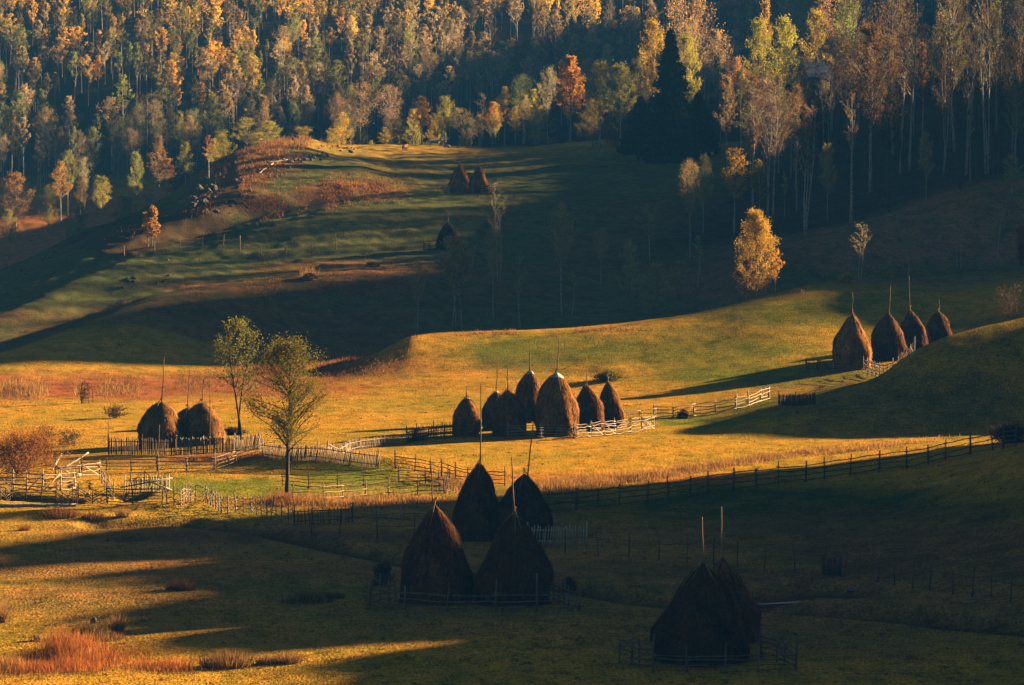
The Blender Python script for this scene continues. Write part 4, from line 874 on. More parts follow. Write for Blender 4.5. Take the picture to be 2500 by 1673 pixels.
LT = [
 (38, 428, 90, 'dome', (.44, .21, .06), 'big rusty brown tree at the left edge of the lit field', 545), (22, 514, 52, 'dome', (.34, .27, .05), 'olive yellow tree at the left edge in front of the rusty one', 520), (119, 456, 46, 'bushy', (.48, .35, .05), 'small olive gold tree on the lit field edge', 560), (148, 398, 66, 'birch', (.58, .29, .05), 'pointed orange birch rising over the lit field', 570),
 (165, 372, 54, 'dome', (.36, .32, .07), 'greenish tree top behind the pointed orange birch', 590), (205, 388, 44, 'fan', PINK, 'pinkish slim birch right of the pointed orange birch', 590), (196, 430, 38, 'gold', (.56, .33, .05), 'golden slim birch in front of the pinkish slim one', 565), (248, 432, 58, 'dome', (.50, .38, .05), 'round golden green tree on the lit field edge', 560),
 (194, 490, 48, 'bushy', DIM, 'dark olive bush tree on the lit field', 535), (168, 524, 54, 'bushy', (.30, .27, .04), 'green bush tree in front on the lit field', 505), (303, 480, 64, 'bushy', (.20, .075, .035), 'round dark red-brown bush tree on the slope edge', 520), (328, 446, 56, 'bushy', (.42, .36, .06), 'green yellow bushy tree right of the red-brown one', 550),
 (332, 375, 46, 'dome', (.34, .32, .08), 'pale green small tree in front of the dark wood', 600), (388, 336, 62, 'orange', (.42, .22, .08), 'dusky orange birch behind the slope', 590), (407, 390, 66, 'orange', (.56, .25, .05), 'bright orange birch in front of the dusky one', 565), (452, 350, 58, 'birch', (.48, .40, .05), 'pointed yellow green birch behind the slope', 575), (360, 470, 60, 'bushy', (.33, .28, .06), 'low olive bushes where the slope meets the lit field', 560),
]
for px, top, w_, k, c, lb, D_ in LT: tree_at(px, top, w_, {'birch': 'gold'}.get(k, k), c, lb, D=D_ + (92 if px < 300 else 50))
tree_at(509, 328, 34, 'thin', RED, 'slender red leaved birch with white trunk on the ridge slope', base=441)
ST = [  # shaded thin birches of the hollow and the dark slopes
 (1019, 646, 60, 'fan', 813, 'reddish thin birch left of the pale stemmed birch'), (1372, 500, 76, 'fan', 772, 'tall dim birch with spotted trunk in the middle of the hollow'), (1267, 615, 46, 'sparse', 803, 'bent thin double birch in the hollow'),
 (1397, 660, 30, 'thin', 769, 'curved thin birch right of the spotted trunk'), (1587, 500, 66, 'fan', 634, 'reddish dim birch in the dark wood right of the hollow'), (1468, 560, 50, 'fan', 700, 'faint thin birch on the dark slope'), (1684, 396, 50, 'fan', 632, 'slender dim birch left of the small golden clumpy one'), (1717, 384, 54, 'dome', 572, 'dusky olive crowned birch with straight white trunk'),
 (1703, 573, 34, 'thin', 709, 'short thin birch with a dim olive tuft near the glowing golden birch'), (2369, 230, 26, 'thin', 442, 'slender white trunk standing alone on the upper right slope'), (2261, 327, 44, 'dome', 492, 'small dusky crowned birch on the upper right slope'), (2470, 380, 50, 'dome', 480, 'dusky small tree low at the right edge of the wood'),
 (2020, 355, 50, 'dome', 540, 'small dusky birch between the fan shaped and the tallest birch'), (1945, 330, 30, 'thin', 520, 'thin white trunk right behind the fan shaped birch'), (1915, 420, 22, 'thin', 535, 'faint short trunk right of the fan shaped birch'), (2217, 560, 60, 'fan', 676, 'faint thin tree in the shade above the far right haystacks'), (2100, 545, 60, 'sparse', 690, 'faint thin tree behind the crest with the small yellow bush'),
 (2340, 520, 60, 'sparse', 660, 'faint bare tree on the brown slope at the right'), (2430, 500, 70, 'sparse', 655, 'faint bare tree on the brown slope near the right edge'), (1205, 560, 40, 'fan', 780, 'dim thin birch left of the bent double birch'), (1540, 590, 60, 'bushy', 745, 'dark bushy thicket in the corner of the hollow'), (1600, 646, 90, 'bushy', 770, 'dark thicket behind the lit crest'), (1660, 640, 70, 'bushy', 730, 'dark thicket left of the glowing golden birch'),
]
for px, top, w_, k, b, lb in ST: tree_at(px, top, w_, k, (.42, .32, .15) if k != 'fan' else (.46, .29, .12), lb, base=b)
tree_at(1215 * 1.0, 470, 0 + 60, 'sparse', DIM, 'tall faint birch high on the dark slope left of the wood', base=690)

# --- bushes
def bush(px, top, wid, base, col, label, sparse=False, name='bush', cat='bush', D=None, ls=.07, n=1.0):
    x, y, z = hit(px, base) if D is None else at(px, D); Hh = CH - (top - HR) * y / F - z; Rr = wid / 2 / F * y
    tm, cm = tree_meshes(bark='bark', seed=rnd.randrange(9999), H=Hh, r=Rr, cb=.03, kind='bush', limbs=int((26 if sparse else 90) * n), twigs=8, leaves=2 if sparse else 12, ls=ls * .8, stems=9, tr=.05, sigma=.6, lumps=.6)
    r = put_tree((tm, cm), name, (x, y, z - .05), 0, 1, col, label, cat); return r
bush(45, 1066, 235, 1163, (.40, .16, .03), 'big rusty orange willow bush at the left edge beside the pens', ls=.06, n=1.6)
bush(112, 1036, 62, 1092, (.20, .12, .04), 'bare twiggy shrub behind the rusty orange bush', True)
bush(172, 1050, 74, 1090, (.20, .13, .04), 'low twiggy shrub on the golden grass right of the bare one', True)
bush(209, 930, 26, 985, (.30, .14, .05), 'tiny russet shrub in the dry reed belt', True)
bush(280, 994, 72, 1022, (.14, .09, .03), 'dark low shrub at the edge of the golden grass left of the haystacks', True, n=1.5)
bush(570, 1052, 50, 1085, (.10, .06, .03), 'dark shrub behind the leaning pale palings', D=252)
bush(1487, 913, 74, 930, (.20, .17, .04), 'flat dark tuft of bush on the bright meadow behind the slim haystack', n=.7)
bush(936, 1378, 50, 1430, (.06, .05, .03), 'round bare shrub at the left corner of the front pen', True)
bush(1389, 1410, 22, 1445, (.06, .05, .03), 'little twiggy shrub at the right corner of the front pen', True)
bush(2464, 690, 90, 776, (.14, .085, .04), 'thorny bare shrub on the hill shoulder at the right edge', True, n=1.6)
bush(2497, 554, 36, 650, (.45, .16, .05), 'rusty tree edge peeping in at the right side')
bush(2065, 672, 26, 690, (.60, .45, .05), 'small yellow bush on the crest above the far right haystacks')
bush(2470, 1050, 110, 1170, (.03, .035, .015), 'black thicket at the right end of the long dark fence', D=237)
bush(1671, 1000, 24, 1018, (.40, .16, .04), 'tiny orange shrub beside the long pale rail fence', True)

# --- the wood on the far slope: nearer trees one by one, the rest as one mass
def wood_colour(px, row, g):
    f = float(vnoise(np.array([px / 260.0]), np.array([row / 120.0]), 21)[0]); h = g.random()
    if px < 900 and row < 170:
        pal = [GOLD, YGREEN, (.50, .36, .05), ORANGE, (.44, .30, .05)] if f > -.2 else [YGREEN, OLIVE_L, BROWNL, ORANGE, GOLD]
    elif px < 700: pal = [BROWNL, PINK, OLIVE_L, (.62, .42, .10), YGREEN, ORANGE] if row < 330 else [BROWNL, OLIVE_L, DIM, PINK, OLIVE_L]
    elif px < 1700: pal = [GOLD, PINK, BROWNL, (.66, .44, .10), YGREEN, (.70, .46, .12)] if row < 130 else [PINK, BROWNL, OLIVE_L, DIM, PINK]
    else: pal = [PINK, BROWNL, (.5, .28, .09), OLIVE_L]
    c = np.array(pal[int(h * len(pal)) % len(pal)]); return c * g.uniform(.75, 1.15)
g_ = np.random.default_rng(99)
spots = []
yy = 610.0
while yy < 1330:
    stp = 7.7 + (yy - 610) * .0035
    xs = np.arange(-.215 * yy, .215 * yy, stp) + g_.uniform(-3, 3)
    for xv in xs:
        x = xv + g_.normal(0, stp * .33); y = yy + g_.normal(0, stp * .35)
        px = 1250 + F * x / y
        z = gz(x, y); row = HR + (CH - z) * F / y
        lim = 700
        if 440 < px < 1500: lim = 690
        if px > 1800: lim = 640
        if y < lim: continue
        if 1720 < px < 1840 and y < 1000 and g_.random() < .6: continue      # the blue gap
        clear = float(vnoise(np.array([x / 38]), np.array([y / 45]), 31)[0])
        if clear < -.64 or g_.random() < .10: continue
        if px > 1745 and (y < 800 or -.5 * x + .866 * y < 652): continue
        if -.5 * x + .866 * y < 646 and px < 1745: continue
        if px > 2000 and y < 950 and g_.random() < .5: continue
        if any((x - a) ** 2 + (y - b) ** 2 < 16 for a, b in TAKEN): continue
        spots.append((x, y, z, px, row))
    yy += stp * .95
# the shaded wood on the right, nearer
yy = 412.0
while yy < 640:
    for xv in np.arange(.082 * yy, .20 * yy, 10):
        x = xv + g_.normal(0, 2.2); y = yy + g_.normal(0, 2.2); px = 1250 + F * x / y
        if px < 1800 + (yy - 412) * .4 and yy < 520: continue
        if 1880 < px < 2040 and 520 < y < 600: continue
        if px < 2040 and y < 470: continue
        z = gz(x, y); row = HR + (CH - z) * F / y
        if any((x - a) ** 2 + (y - b) ** 2 < 9 for a, b in TAKEN): continue
        if g_.random() < .25: continue
        spots.append((x, y, z, px, row))
    yy += 10
spots.sort(key=lambda q: q[1])
NI = 175
near = spots[:0]; 
# the ones that show largest: the nearest ones with an unhidden foot or a lit top
near = spots[:NI]; rest = spots[NI:]
print('wood trees', len(spots), 'as mass', len(rest))
def kindname(c, h):
    r_, g2, b2 = c; s_ = r_ + g2 + b2
    if s_ < .42: cc = 'dusky'
    elif g2 > r_ * .78: cc = 'olive green'
    elif b2 > r_ * .3: cc = 'pinkish brown'
    elif g2 > r_ * .5: cc = 'golden'
    else: cc = 'rusty orange'
    return cc
for i, (x, y, z, px, row) in enumerate(near):
    dark = px > 1950 and y < 600  # shade of the right wood is put into darker leaf and bark colours
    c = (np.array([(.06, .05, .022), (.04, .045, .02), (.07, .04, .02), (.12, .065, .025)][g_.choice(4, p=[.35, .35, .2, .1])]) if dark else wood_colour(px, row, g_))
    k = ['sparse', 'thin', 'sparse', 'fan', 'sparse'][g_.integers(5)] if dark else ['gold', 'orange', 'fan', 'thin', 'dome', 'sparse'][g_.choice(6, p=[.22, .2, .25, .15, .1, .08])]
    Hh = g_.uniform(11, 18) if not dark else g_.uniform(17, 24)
    cn = kindname(c, 0); place = 'in the shaded wood at the upper right' if dark else ('at the front of the blue-shaded wood on the left' if px < 480 else 'in the front rows of the wood behind the ridge' if px < 1700 else 'in the wood beyond the blue gap')
    lb = '%s birch %s' % (cn, place)
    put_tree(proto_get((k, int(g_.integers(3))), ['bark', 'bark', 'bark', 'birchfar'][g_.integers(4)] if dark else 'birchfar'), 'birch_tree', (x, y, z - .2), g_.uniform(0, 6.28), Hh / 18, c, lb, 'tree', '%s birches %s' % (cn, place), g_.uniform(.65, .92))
def far_wood():
    K = []
    for s_, (kd, r_, cb_, lv, ls_) in enumerate([('birch', 2.9, .52, 13, .16), ('birch', 2.5, .46, 13, .16), ('fan', 3.5, .52, 12, .13), ('dome', 3.5, .5, 13, .16), ('thin', 2.0, .58, 11, .15), ('fan', 3.2, .55, 8, .12)]):
        T, C, U, W = gen_tree(700 + s_, 18.0, r_, cb_, kd, 22, 6, lv, ls_)
        TT = MB(); g = np.random.default_rng(s_); bw = g.normal(0, .3, 2)
        TT.tube([(0, 0, -.5), (bw[0] * .5, bw[1] * .5, 6), (bw[0], bw[1], 12), (bw[0] * .6, 0, 17.5)], [.17, .14, .1, .03], 4, cap=False)
        n = 14; az = g.uniform(0, 6.28, n); z0 = g.uniform(.35, .85, n) * 18
        P0 = np.stack([bw[0] * np.ones(n), bw[1] * np.ones(n), z0], -1); P1 = P0 + np.stack([np.cos(az) * r_ * .7, np.sin(az) * r_ * .7, np.full(n, 3.2)], -1)
        TT.tubes(P0, P1, .05, .02, 3)
        K.append((C, U, W, np.concatenate(TT.v), [f for f, _ in TT.f]))
    mb = MB(); g = np.random.default_rng(5)
    for (x, y, z, px, row) in rest:
        k = g.choice(6, p=[.24, .2, .24, .12, .12, .08]); C, U, W, TV, TF = K[k]
        sc = g.uniform(11, 19) / 18; sx = sc * g.uniform(.8, 1.15); a = g.uniform(0, 6.28)
        Rm = np.array([[math.cos(a) * sx, math.sin(a) * sx, 0], [-math.sin(a) * sx, math.cos(a) * sx, 0], [0, 0, sc]])
        c = wood_colour(px, row, g)
        off = np.array([x, y, z - .2]); q = slice(None) if y < 880 else slice(0, None, 2); e = 1 if y < 880 else 1.35
        Cc = C[q] @ Rm + off
        mb.quads(Cc, U[q] * e, W[q] * e, 0, np.tile(c, (len(Cc), 1)) * g.uniform(.88, 1.12, (len(Cc), 1)))
        TVt = TV @ Rm + off; n0 = mb.n
        mb.v.append(TVt); mb.n += len(TVt); mb.c.append(np.tile((.4, .36, .3), (len(TVt), 1)))
        for f in TF: mb.f.append((f + n0, 1))
    tag(link('far_wood', mb.mesh('far_wood', [M['leafc'], M['birchfar']])), 'birch wood in gold and brown leaf covering the far slope', kind='stuff')
far_wood()
# ------------------------------------------------------------------ where each sight line meets the ground, as a table, to scatter small cover
_pxv = np.arange(-20, 2530, 10.0); _rowv = np.arange(320, 1700, 3.0)
VIS = np.full((len(_pxv), len(_rowv)), np.nan)
for _i, _p in enumerate(_pxv):
    _x = (_p - 1250) / F * _DM; _r = HR + (CH - ground(_x, _DM)) * F / _DM
    _m = np.minimum.accumulate(_r); _k = np.searchsorted(-_m, -_rowv)
    VIS[_i] = np.where(_k < len(_DM), _DM[np.minimum(_k, len(_DM) - 1)], np.nan)
def sight(px, row):
    i = np.clip(np.round((px + 20) / 10 + rng.uniform(-.5, .5, np.shape(px))).astype(int), 0, len(_pxv) - 1); q = np.clip((row - 320) / 3, 0, len(_rowv) - 1.001); j = q.astype(int); q = q - j
    D = VIS[i, j] * (1 - q) + VIS[i, j + 1] * q
    return (px - 1250) / F * D, D
def blades_at(mb, x, y, h, w, cols, lean=.25, mi=0, clump=None):
    n = len(x); z = ground(x, y)
    hh = h * rng.uniform(.4, 1.2, n) * (1 + .45 * vnoise(x * .7 + y * .4, y * .5 - x * .3, 55)); a = rng.uniform(0, math.pi, n)
    P0 = np.stack([x, y, z - .02], -1); tip = np.stack([rng.normal(0, lean, n) * hh, rng.normal(0, lean, n) * hh, hh], -1)
    W = np.stack([np.cos(a), np.sin(a) * .5, 0 * a], -1) * (w * rng.uniform(.6, 1.4, n))[:, None]
    cols = np.asarray(cols); c = cols[rng.integers(0, len(cols), n)] * rng.uniform(.65, 1.3, (n, 1))
    mb.blades(P0, P0 + tip, W, mi, c, bend=np.stack([tip[:, 0] * -.18, tip[:, 1] * -.18, 0 * hh], -1))
def ell(n, cx, cy, rx, ry, tilt=0):
    dx = rng.normal(0, .55, n) * rx; dy = rng.normal(0, .5, n) * ry
    return cx + dx, cy + dy + dx * tilt
def cover(name, label, regions, mat='blade'):
    mb = MB()
    for (n, cx, cy, rx, ry, tilt, h, w, cols, lean, thr) in regions:
        px, row = ell(n, cx, cy, rx, ry, tilt); x, y = sight(px, row)
        ok = np.isfinite(y); x, y = x[ok], y[ok]
        if thr is not None:
            s_ = np.maximum(1.2, y / 200 * 1.0); xr = x * .8 + y * .35; yr = y * .5 - x * .45; keep = .8 * vnoise(xr / s_ * .55, yr / s_ * .4, 77) + .6 * vnoise(xr * 1.3 / s_, yr * .8 / s_, 78) + .4 * rng.normal(0, .5, len(x)) > thr; x, y = x[keep], y[keep]
        blades_at(mb, x, y, h, w, cols, lean)
    o = link(name, mb.mesh(name, M[mat])); tag(o, label, kind='stuff')
REDS = [(.50, .15, .04), (.58, .22, .06), (.40, .10, .03), (.62, .32, .10), (.30, .10, .03)]
TAN = [(.50, .29, .10), (.42, .22, .08), (.56, .34, .12), (.30, .15, .06)]
RUS = [(.40, .17, .06), (.30, .12, .05), (.48, .24, .09), (.22, .10, .045)]
LAWN = [(.26, .20, .045), (.30, .20, .04), (.20, .17, .04), (.34, .22, .05), (.16, .14, .03)]
cover('reeds', 'red and orange dry reeds in the lower left corner', [
 (2600, 110, 1632, 130, 16, -.02, .42, .012, REDS, .22, None), (4200, 205, 1612, 120, 26, -.02, .55, .013, REDS, .2, None), (2600, 175, 1600, 60, 22, 0, .85, .013, REDS, .18, None), (1600, 400, 1632, 75, 12, .03, .40, .012, REDS, .2, None), (500, 20, 1630, 45, 18, 0, .6, .012, TAN, .25, None)])
cover('dry_reed_belt', 'russet dry herbage belt at the foot of the dark hillside', [
 (24000, 300, 942, 520, 24, -.05, .3, .024, RUS + TAN[:2], .45, -.1), (9000, 720, 905, 190, 36, -.12, .35, .026, RUS, .45, -.1), (5000, 100, 955, 170, 16, 0, .75, .028, TAN, .2, -.2), (2500, 830, 880, 60, 14, -.2, .5, .03, RUS, .2, None), (2500, 560, 1118, 110, 8, -.05, .3, .02, RUS, .25, None)])
cover('tall_dry_grass', 'tall glowing dry grass along the long dark fence', [
 (3500, 1420, 1182, 100, 16, -.10, .55, .02, TAN, .25, None), (3500, 1620, 1160, 140, 9, -.14, .5, .02, TAN, .25, None), (3500, 1870, 1122, 160, 7, -.15, .45, .02, TAN, .25, None), (1500, 2150, 1092, 130, 5, -.13, .35, .02, TAN, .25, None),
 (4500, 880, 1226, 200, 13, 0, .45, .02, TAN, .25, -.5), (1200, 690, 1222, 30, 14, 0, .5, .02, RUS, .3, None), (900, 1110, 1185, 35, 22, 0, .5, .02, TAN, .25, None)])
cover('hill_herbage', 'rusty dry herbage on the rocky ridge and upper pasture', [
 (8000, 620, 385, 150, 34, -.22, .6, .04, TAN + RUS, .2, -.3), (3500, 720, 348, 90, 14, -.05, .9, .05, TAN + RUS, .2, -.2), (6000, 850, 462, 130, 34, -.05, .5, .04, RUS + TAN[:1], .2, -.2), (4000, 720, 500, 150, 28, -.1, .5, .04, RUS, .4, .05), (1800, 545, 470, 80, 40, -.4, .5, .04, RUS, .3, 0.1),
 (300, 752, 670, 16, 7, 0, .8, .05, TAN, .3, None), (2500, 640, 420, 90, 32, -.3, .5, .04, RUS, .4, .05), (6000, 800, 690, 380, 40, -.08, .25, .035, RUS, .5, .1), (1500, 120, 570, 130, 30, -.1, .4, .04, RUS, .3, .2), (16000, 1000, 560, 620, 110, -.1, .22, .035, [(.14, .11, .04), (.10, .09, .03), (.22, .15, .06)], .6, .25), (5000, 2150, 560, 350, 90, -.25, .3, .035, [(.2, .12, .06), (.14, .08, .04)], .5, .1)])
cover('crest_grass', 'ragged grass along the crest of the golden hill', [
 (2500, 1300, 812, 330, 6, -.03, .3, .03, TAN + RUS, .25, .0), (1400, 1900, 720, 200, 8, -.2, .35, .03, TAN, .25, .1)])
# short meadow grass: only a fine nap, thicker where the sward is rough
_mb = MB()
for n, x0, x1, r0, r1, h, w_ in ((120000, -20, 2520, 1230, 1690, .075, .009), (70000, -20, 2520, 1060, 1260, .09, .014), (60000, 700, 2520, 640, 1060, .11, .02)):
    px = rng.uniform(x0, x1, n); row = rng.uniform(r0, r1, n); x, y = sight(px, row); ok = np.isfinite(y) & (y < 420); x, y = x[ok], y[ok]
    keep = vnoise(x / 1.6, y / 2.2, 81) + .7 * vnoise(x / .5, y / .7, 82) > -.15; x, y = x[keep], y[keep]
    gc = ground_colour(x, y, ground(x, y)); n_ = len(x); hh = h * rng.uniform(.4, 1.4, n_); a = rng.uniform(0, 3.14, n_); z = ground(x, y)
    P0 = np.stack([x, y, z - .01], -1); P1 = P0 + np.stack([rng.normal(0, .5, n_) * hh, rng.normal(0, .5, n_) * hh, hh], -1)
    _mb.blades(P0, P1, np.stack([np.cos(a), np.sin(a) * .6, 0 * a], -1) * w_, 0, gc * rng.uniform(.45, .95, (n_, 1)))
nc = 2600; px = rng.uniform(-10, 2510, nc); row = 850 + 830 * rng.random(nc) ** .8; x, y = sight(px, row); ok = np.isfinite(y) & (y < 400); x, y = x[ok], y[ok]; nb = 26
x = np.repeat(x, nb); y = np.repeat(y, nb); R_ = np.repeat(rng.uniform(.08, .3, len(x) // nb), nb); x = x + rng.normal(0, 1, len(x)) * R_; y = y + rng.normal(0, 1, len(y)) * R_
cc = np.repeat(np.array([(.16, .12, .03), (.10, .09, .025), (.24, .15, .05), (.30, .16, .05)])[rng.integers(0, 4, len(x) // nb)], nb, 0); n_ = len(x); hh = .13 * rng.uniform(.4, 1.5, n_); a = rng.uniform(0, 3.14, n_)
P0 = np.stack([x, y, ground(x, y) - .01], -1); P1 = P0 + np.stack([rng.normal(0, .5, n_) * hh, rng.normal(0, .5, n_) * hh, hh], -1)
_mb.blades(P0, P1, np.stack([np.cos(a), np.sin(a) * .6, 0 * a], -1) * .014, 0, cc * rng.uniform(.5, 1.2, (n_, 1)))
tag(link('meadow_grass', _mb.mesh('meadow_grass', M['blade'])), 'short tufted meadow grass over the valley floor', kind='stuff')

# ------------------------------------------------------------------ grass clumps one can point to
def clump(px, row, rx, ry, h, cols, label, n=420, w=.014, lean=.3):
    x0, y0, z0 = hit(px, row); mb = MB(); g = rng
    R_ = rx / F * y0; a = g.uniform(0, 6.283, n); q = np.sqrt(g.random(n)); x = q * np.cos(a) * R_; y = q * np.sin(a) * R_ * .7
    z = ground(x + x0, y + y0) - z0; hh = h * (1.1 - .5 * q) * g.uniform(.6, 1.2, n)
    P0 = np.stack([x, y, z - .02], -1); P1 = P0 + np.stack([x / max(R_, .1) * hh * .5 + g.normal(0, lean * .5, n) * hh, g.normal(0, lean, n) * hh, hh], -1); an = g.uniform(0, 3.14, n)
    c = np.array(cols)[g.integers(0, len(cols), n)] * g.uniform(.6, 1.3, (n, 1))
    mb.blades(P0, P1, np.stack([np.cos(an), np.sin(an) * .5, 0 * an], -1) * w, 0, c)
    o = link('grass_clump', mb.mesh('grass_clump', M['blade']), None, (x0, y0, z0)); tag(o, label, 'grass clump')
DK = [(.10, .06, .03), (.16, .09, .04), (.07, .045, .025)]
clump(215, 1556, 36, 10, .9, TAN + DK[:1], 'big tan grass clump with a pale stone in it, above the red reeds', 1100)
clump(287, 1548, 12, 5, 1.25, TAN, 'tall thin tuft right of the tan clump with the stone', 300)
clump(252, 1562, 50, 8, .5, TAN + DK, 'low dark grass skirt below the tan clump with the stone', 700)
clump(555, 1628, 62, 9, .85, TAN + DK, 'wide dark rooted grass clump right of the red reeds', 1500)
clump(648, 1622, 22, 6, .6, TAN, 'small tan tuft right of the wide dark rooted clump', 400)
clump(702, 1618, 34, 6, .7, TAN + DK[:2], 'spiky grass clump at the right end of the row below', 650)
clump(440, 1442, 34, 7, .8, DK, 'dark grass clump in the shaded foreground on the left', 700)
clump(752, 1472, 62, 5, .9, DK, 'long dark grass clump left of the front pair of haystacks', 420, lean=.5)
clump(818, 1462, 22, 6, .5, DK, 'low dark tuft beside the long dark grass clump', 300)
clump(4, 1520, 12, 6, 1.4, TAN, 'tall orange tuft cut by the left edge', 300)
clump(150, 1262, 45, 8, .7, RUS + DK, 'brown herb clump under the log at the pens', 900)
clump(225, 1268, 26, 7, .6, DK + RUS[:1], 'dark herb clump right of the brown one at the pens', 500)
clump(300, 1262, 16, 6, .8, TAN, 'tan tuft at the right end of the herb clumps by the pens', 300)
clump(60, 1296, 14, 5, .6, RUS, 'little russet tuft on the golden bank at the far left', 200)
clump(270, 706 + 700 - 700 + 302, 10, 4, .5, TAN, 'pale tuft on the far edge of the golden grass', 160) if False else None

# ------------------------------------------------------------------ rocks
def rock_mesh(seed):
    import bmesh
    g = np.random.default_rng(seed); bm = bmesh.new(); bmesh.ops.create_icosphere(bm, subdivisions=3, radius=1)
    ax = g.uniform(.55, 1.1, 3); pl = g.normal(0, 1, (7, 3)); pl /= np.linalg.norm(pl, axis=1)[:, None]; dd = g.uniform(.5, .85, 7)
    for v in bm.verts:
        c = np.array(v.co)
        for n_, d_ in zip(pl, dd):
            e = c @ n_ - d_
            if e > 0: c = c - n_ * e * .9
        c = c * ax * (1 + .05 * math.sin(c[0] * 9 + seed) + .05 * math.sin(c[1] * 11)); v.co = c
    me = bpy.data.meshes.new('rock'); bm.to_mesh(me); bm.free(); me.materials.append(M['rock']); return me
RM = [rock_mesh(s) for s in range(6)]
RMC = [m_.copy() for m_ in RM]
for m_ in RMC: m_.name = 'crag_rock'; m_.materials[0] = M['crag']
def rock(px, row, size, label, group=None, sink=.25, ij=None):
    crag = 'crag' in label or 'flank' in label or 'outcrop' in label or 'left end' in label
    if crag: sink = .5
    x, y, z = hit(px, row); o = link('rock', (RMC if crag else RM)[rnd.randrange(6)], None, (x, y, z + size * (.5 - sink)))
    o.rotation_euler = (rnd.uniform(-.5, .5), rnd.uniform(-.5, .5), rnd.uniform(0, 6.28)); o.scale = (size, size * rnd.uniform(.7, 1), size * rnd.uniform(.6, 1)); tag(o, label, 'rock', group)
for (n, cx, cy, rx, ry, tilt, s0, s1, place) in [(44, 735, 392, 75, 10, -.28, .5, 1.1, 'in the tumbled stone line on the ridge'), (22, 620, 425, 60, 10, -.5, .5, 1.1, 'in the lower stone line on the ridge'), (12, 820, 362, 50, 6, .05, .4, .9, 'on the ridge top near the golden bushy tree'),
     (22, 560, 495, 60, 20, -.3, .5, 1.3, 'on the shaded flank of the ridge'), (9, 310, 690, 26, 20, -.6, .5, 1.3, 'of the left outcrop below the stake line'), (8, 405, 685, 28, 12, -.5, .5, 1.1, 'of the right outcrop below the stake line'), (14, 90, 640, 90, 14, -.7, .4, .9, 'on the dark left end of the ridge'),
     (16, 700, 590, 400, 60, -.15, .2, .5, 'strewn over the middle pasture'), (10, 1450, 500, 250, 60, 0, .2, .5, 'strewn over the shaded upper pasture'), (8, 860, 675, 100, 6, 0, .2, .45, 'on the brow above the brown slope'), (16, 505, 470, 50, 34, -.5, 1.6, 3.4, 'forming the dark crag on the left shoulder of the ridge'), (8, 690, 338, 30, 6, 0, .8, 1.8, 'on the highest knob of the ridge')]:
    for _ in range(n):
        px, row = ell(1, cx, cy, rx, ry, tilt); rock(float(px[0]), float(row[0]), rnd.uniform(s0, s1) * .5, 'grey limestone rock ' + place, 'limestone rocks ' + place)
rock(90, 1566, .28, 'small grey stone standing on the lit grass at the lower left'); rock(228, 1524, .3, 'pale upright stone inside the big tan grass clump'); rock(2078, 1448, .28, 'white stone at the end of the stream pool')
rock(1460, 352, .8, 'pale flat boulder at the shaded edge of the ridge meadow'); rock(857, 374, .75, 'largest white rock near the ridge top grazing ground'); rock(1556, 1385, .12, 'tiny pale stone on the stream bank')

# ------------------------------------------------------------------ logs, beams, water, tyre, hay heap
def log(pa, pb, r, label, mat='woodp', lift=.1, name='log', cat='log', za=0, zb=0):
    a = np.array(hit(*pa)); b = np.array(hit(*pb)); a[2] += lift + za; b[2] += lift + zb; c = (a + b) / 2; L = np.linspace(0, 1, 9)[:, None]
    p = (a - c) * (1 - L) + (b - c) * L; p[1:-1] += rng.normal(0, r * .25, (7, 3)); mb = MB(); mb.tube(p, np.linspace(r, r * .75, 9), 7)
    o = link(name, mb.mesh(name, M[mat], True), None, c); tag(o, label, cat)
log((-15, 1238), (186, 1237), .12, 'long pale log lying in front of the left pens'); log((205, 1219), (218, 1219), .09, 'short pale log end sticking out between the low rails', lift=.35)
log((128, 1152), (150, 1140), .07, 'pale beam propped up behind the pens', zb=.9, name='beam', cat='beam'); log((155, 1146), (216, 1140), .07, 'long pale beam leaning upward past the rusty bush', zb=1.0, name='beam', cat='beam')
log((655, 402), (702, 396), .14, 'long pale fallen birch trunk on the stone line of the ridge', lift=.3); log((632, 428), (668, 403), .12, 'second pale fallen trunk slanting down the stone line', lift=.3); log((474, 510), (484, 496), .12, 'short pale fallen trunk low on the shaded flank', lift=.3)
log((1220, 645), (1300, 655), .05, 'thin dim fallen pole in the hollow', 'darkbark'); log((1420, 686), (1470, 700), .1, 'pale fallen trunk in the dark hollow', 'darkbark', lift=.4); log((2395, 448), (2420, 462), .1, 'fallen trunk at the foot of the upper right wood', 'darkbark')
def hay_heap(px, row, w_, label):
    x, y, z = hit(px, row); R_ = w_ / 2 / F * y; mb = MB(); n = 1500; a = rng.uniform(0, 6.283, n); q = np.sqrt(rng.random(n)); P0 = np.stack([q * R_ * np.cos(a), q * R_ * np.sin(a), (1 - q ** 2) * R_ * .7], -1)
    d = rng.normal(0, 1, (n, 3)) * .25; d[:, 2] = np.abs(d[:, 2]) * .5; mb.blades(P0, P0 + d, rng.normal(0, .03, (n, 3)), 0, np.array([.45, .27, .11]) * rng.uniform(.5, 1.2, (n, 1)))
    k = 16; th = np.arange(k) * 2 * math.pi / k; rows = [np.stack([R_ * c_ * np.cos(th), R_ * c_ * np.sin(th), 0 * th + s_ * R_ * .66], -1) for c_, s_ in ((1, -.1), (.85, .4), (.55, .8), (.1, 1))]
    i = np.arange(3)[:, None] * k; j = np.arange(k)[None]; mb.add(np.concatenate(rows), np.stack([i + j, i + (j + 1) % k, i + k + (j + 1) % k, i + k + j], -1).reshape(-1, 4), 0, (.36, .2, .08))
    tag(link('hay_heap', mb.mesh('hay_heap', M['hay']), None, (x, y, z)), label, 'hay heap')
hay_heap(910, 652, 30, 'small pale hay heap on the middle pasture'); hay_heap(755, 682, 34, 'tawny heap of cut herbage at the brow of the brown slope')
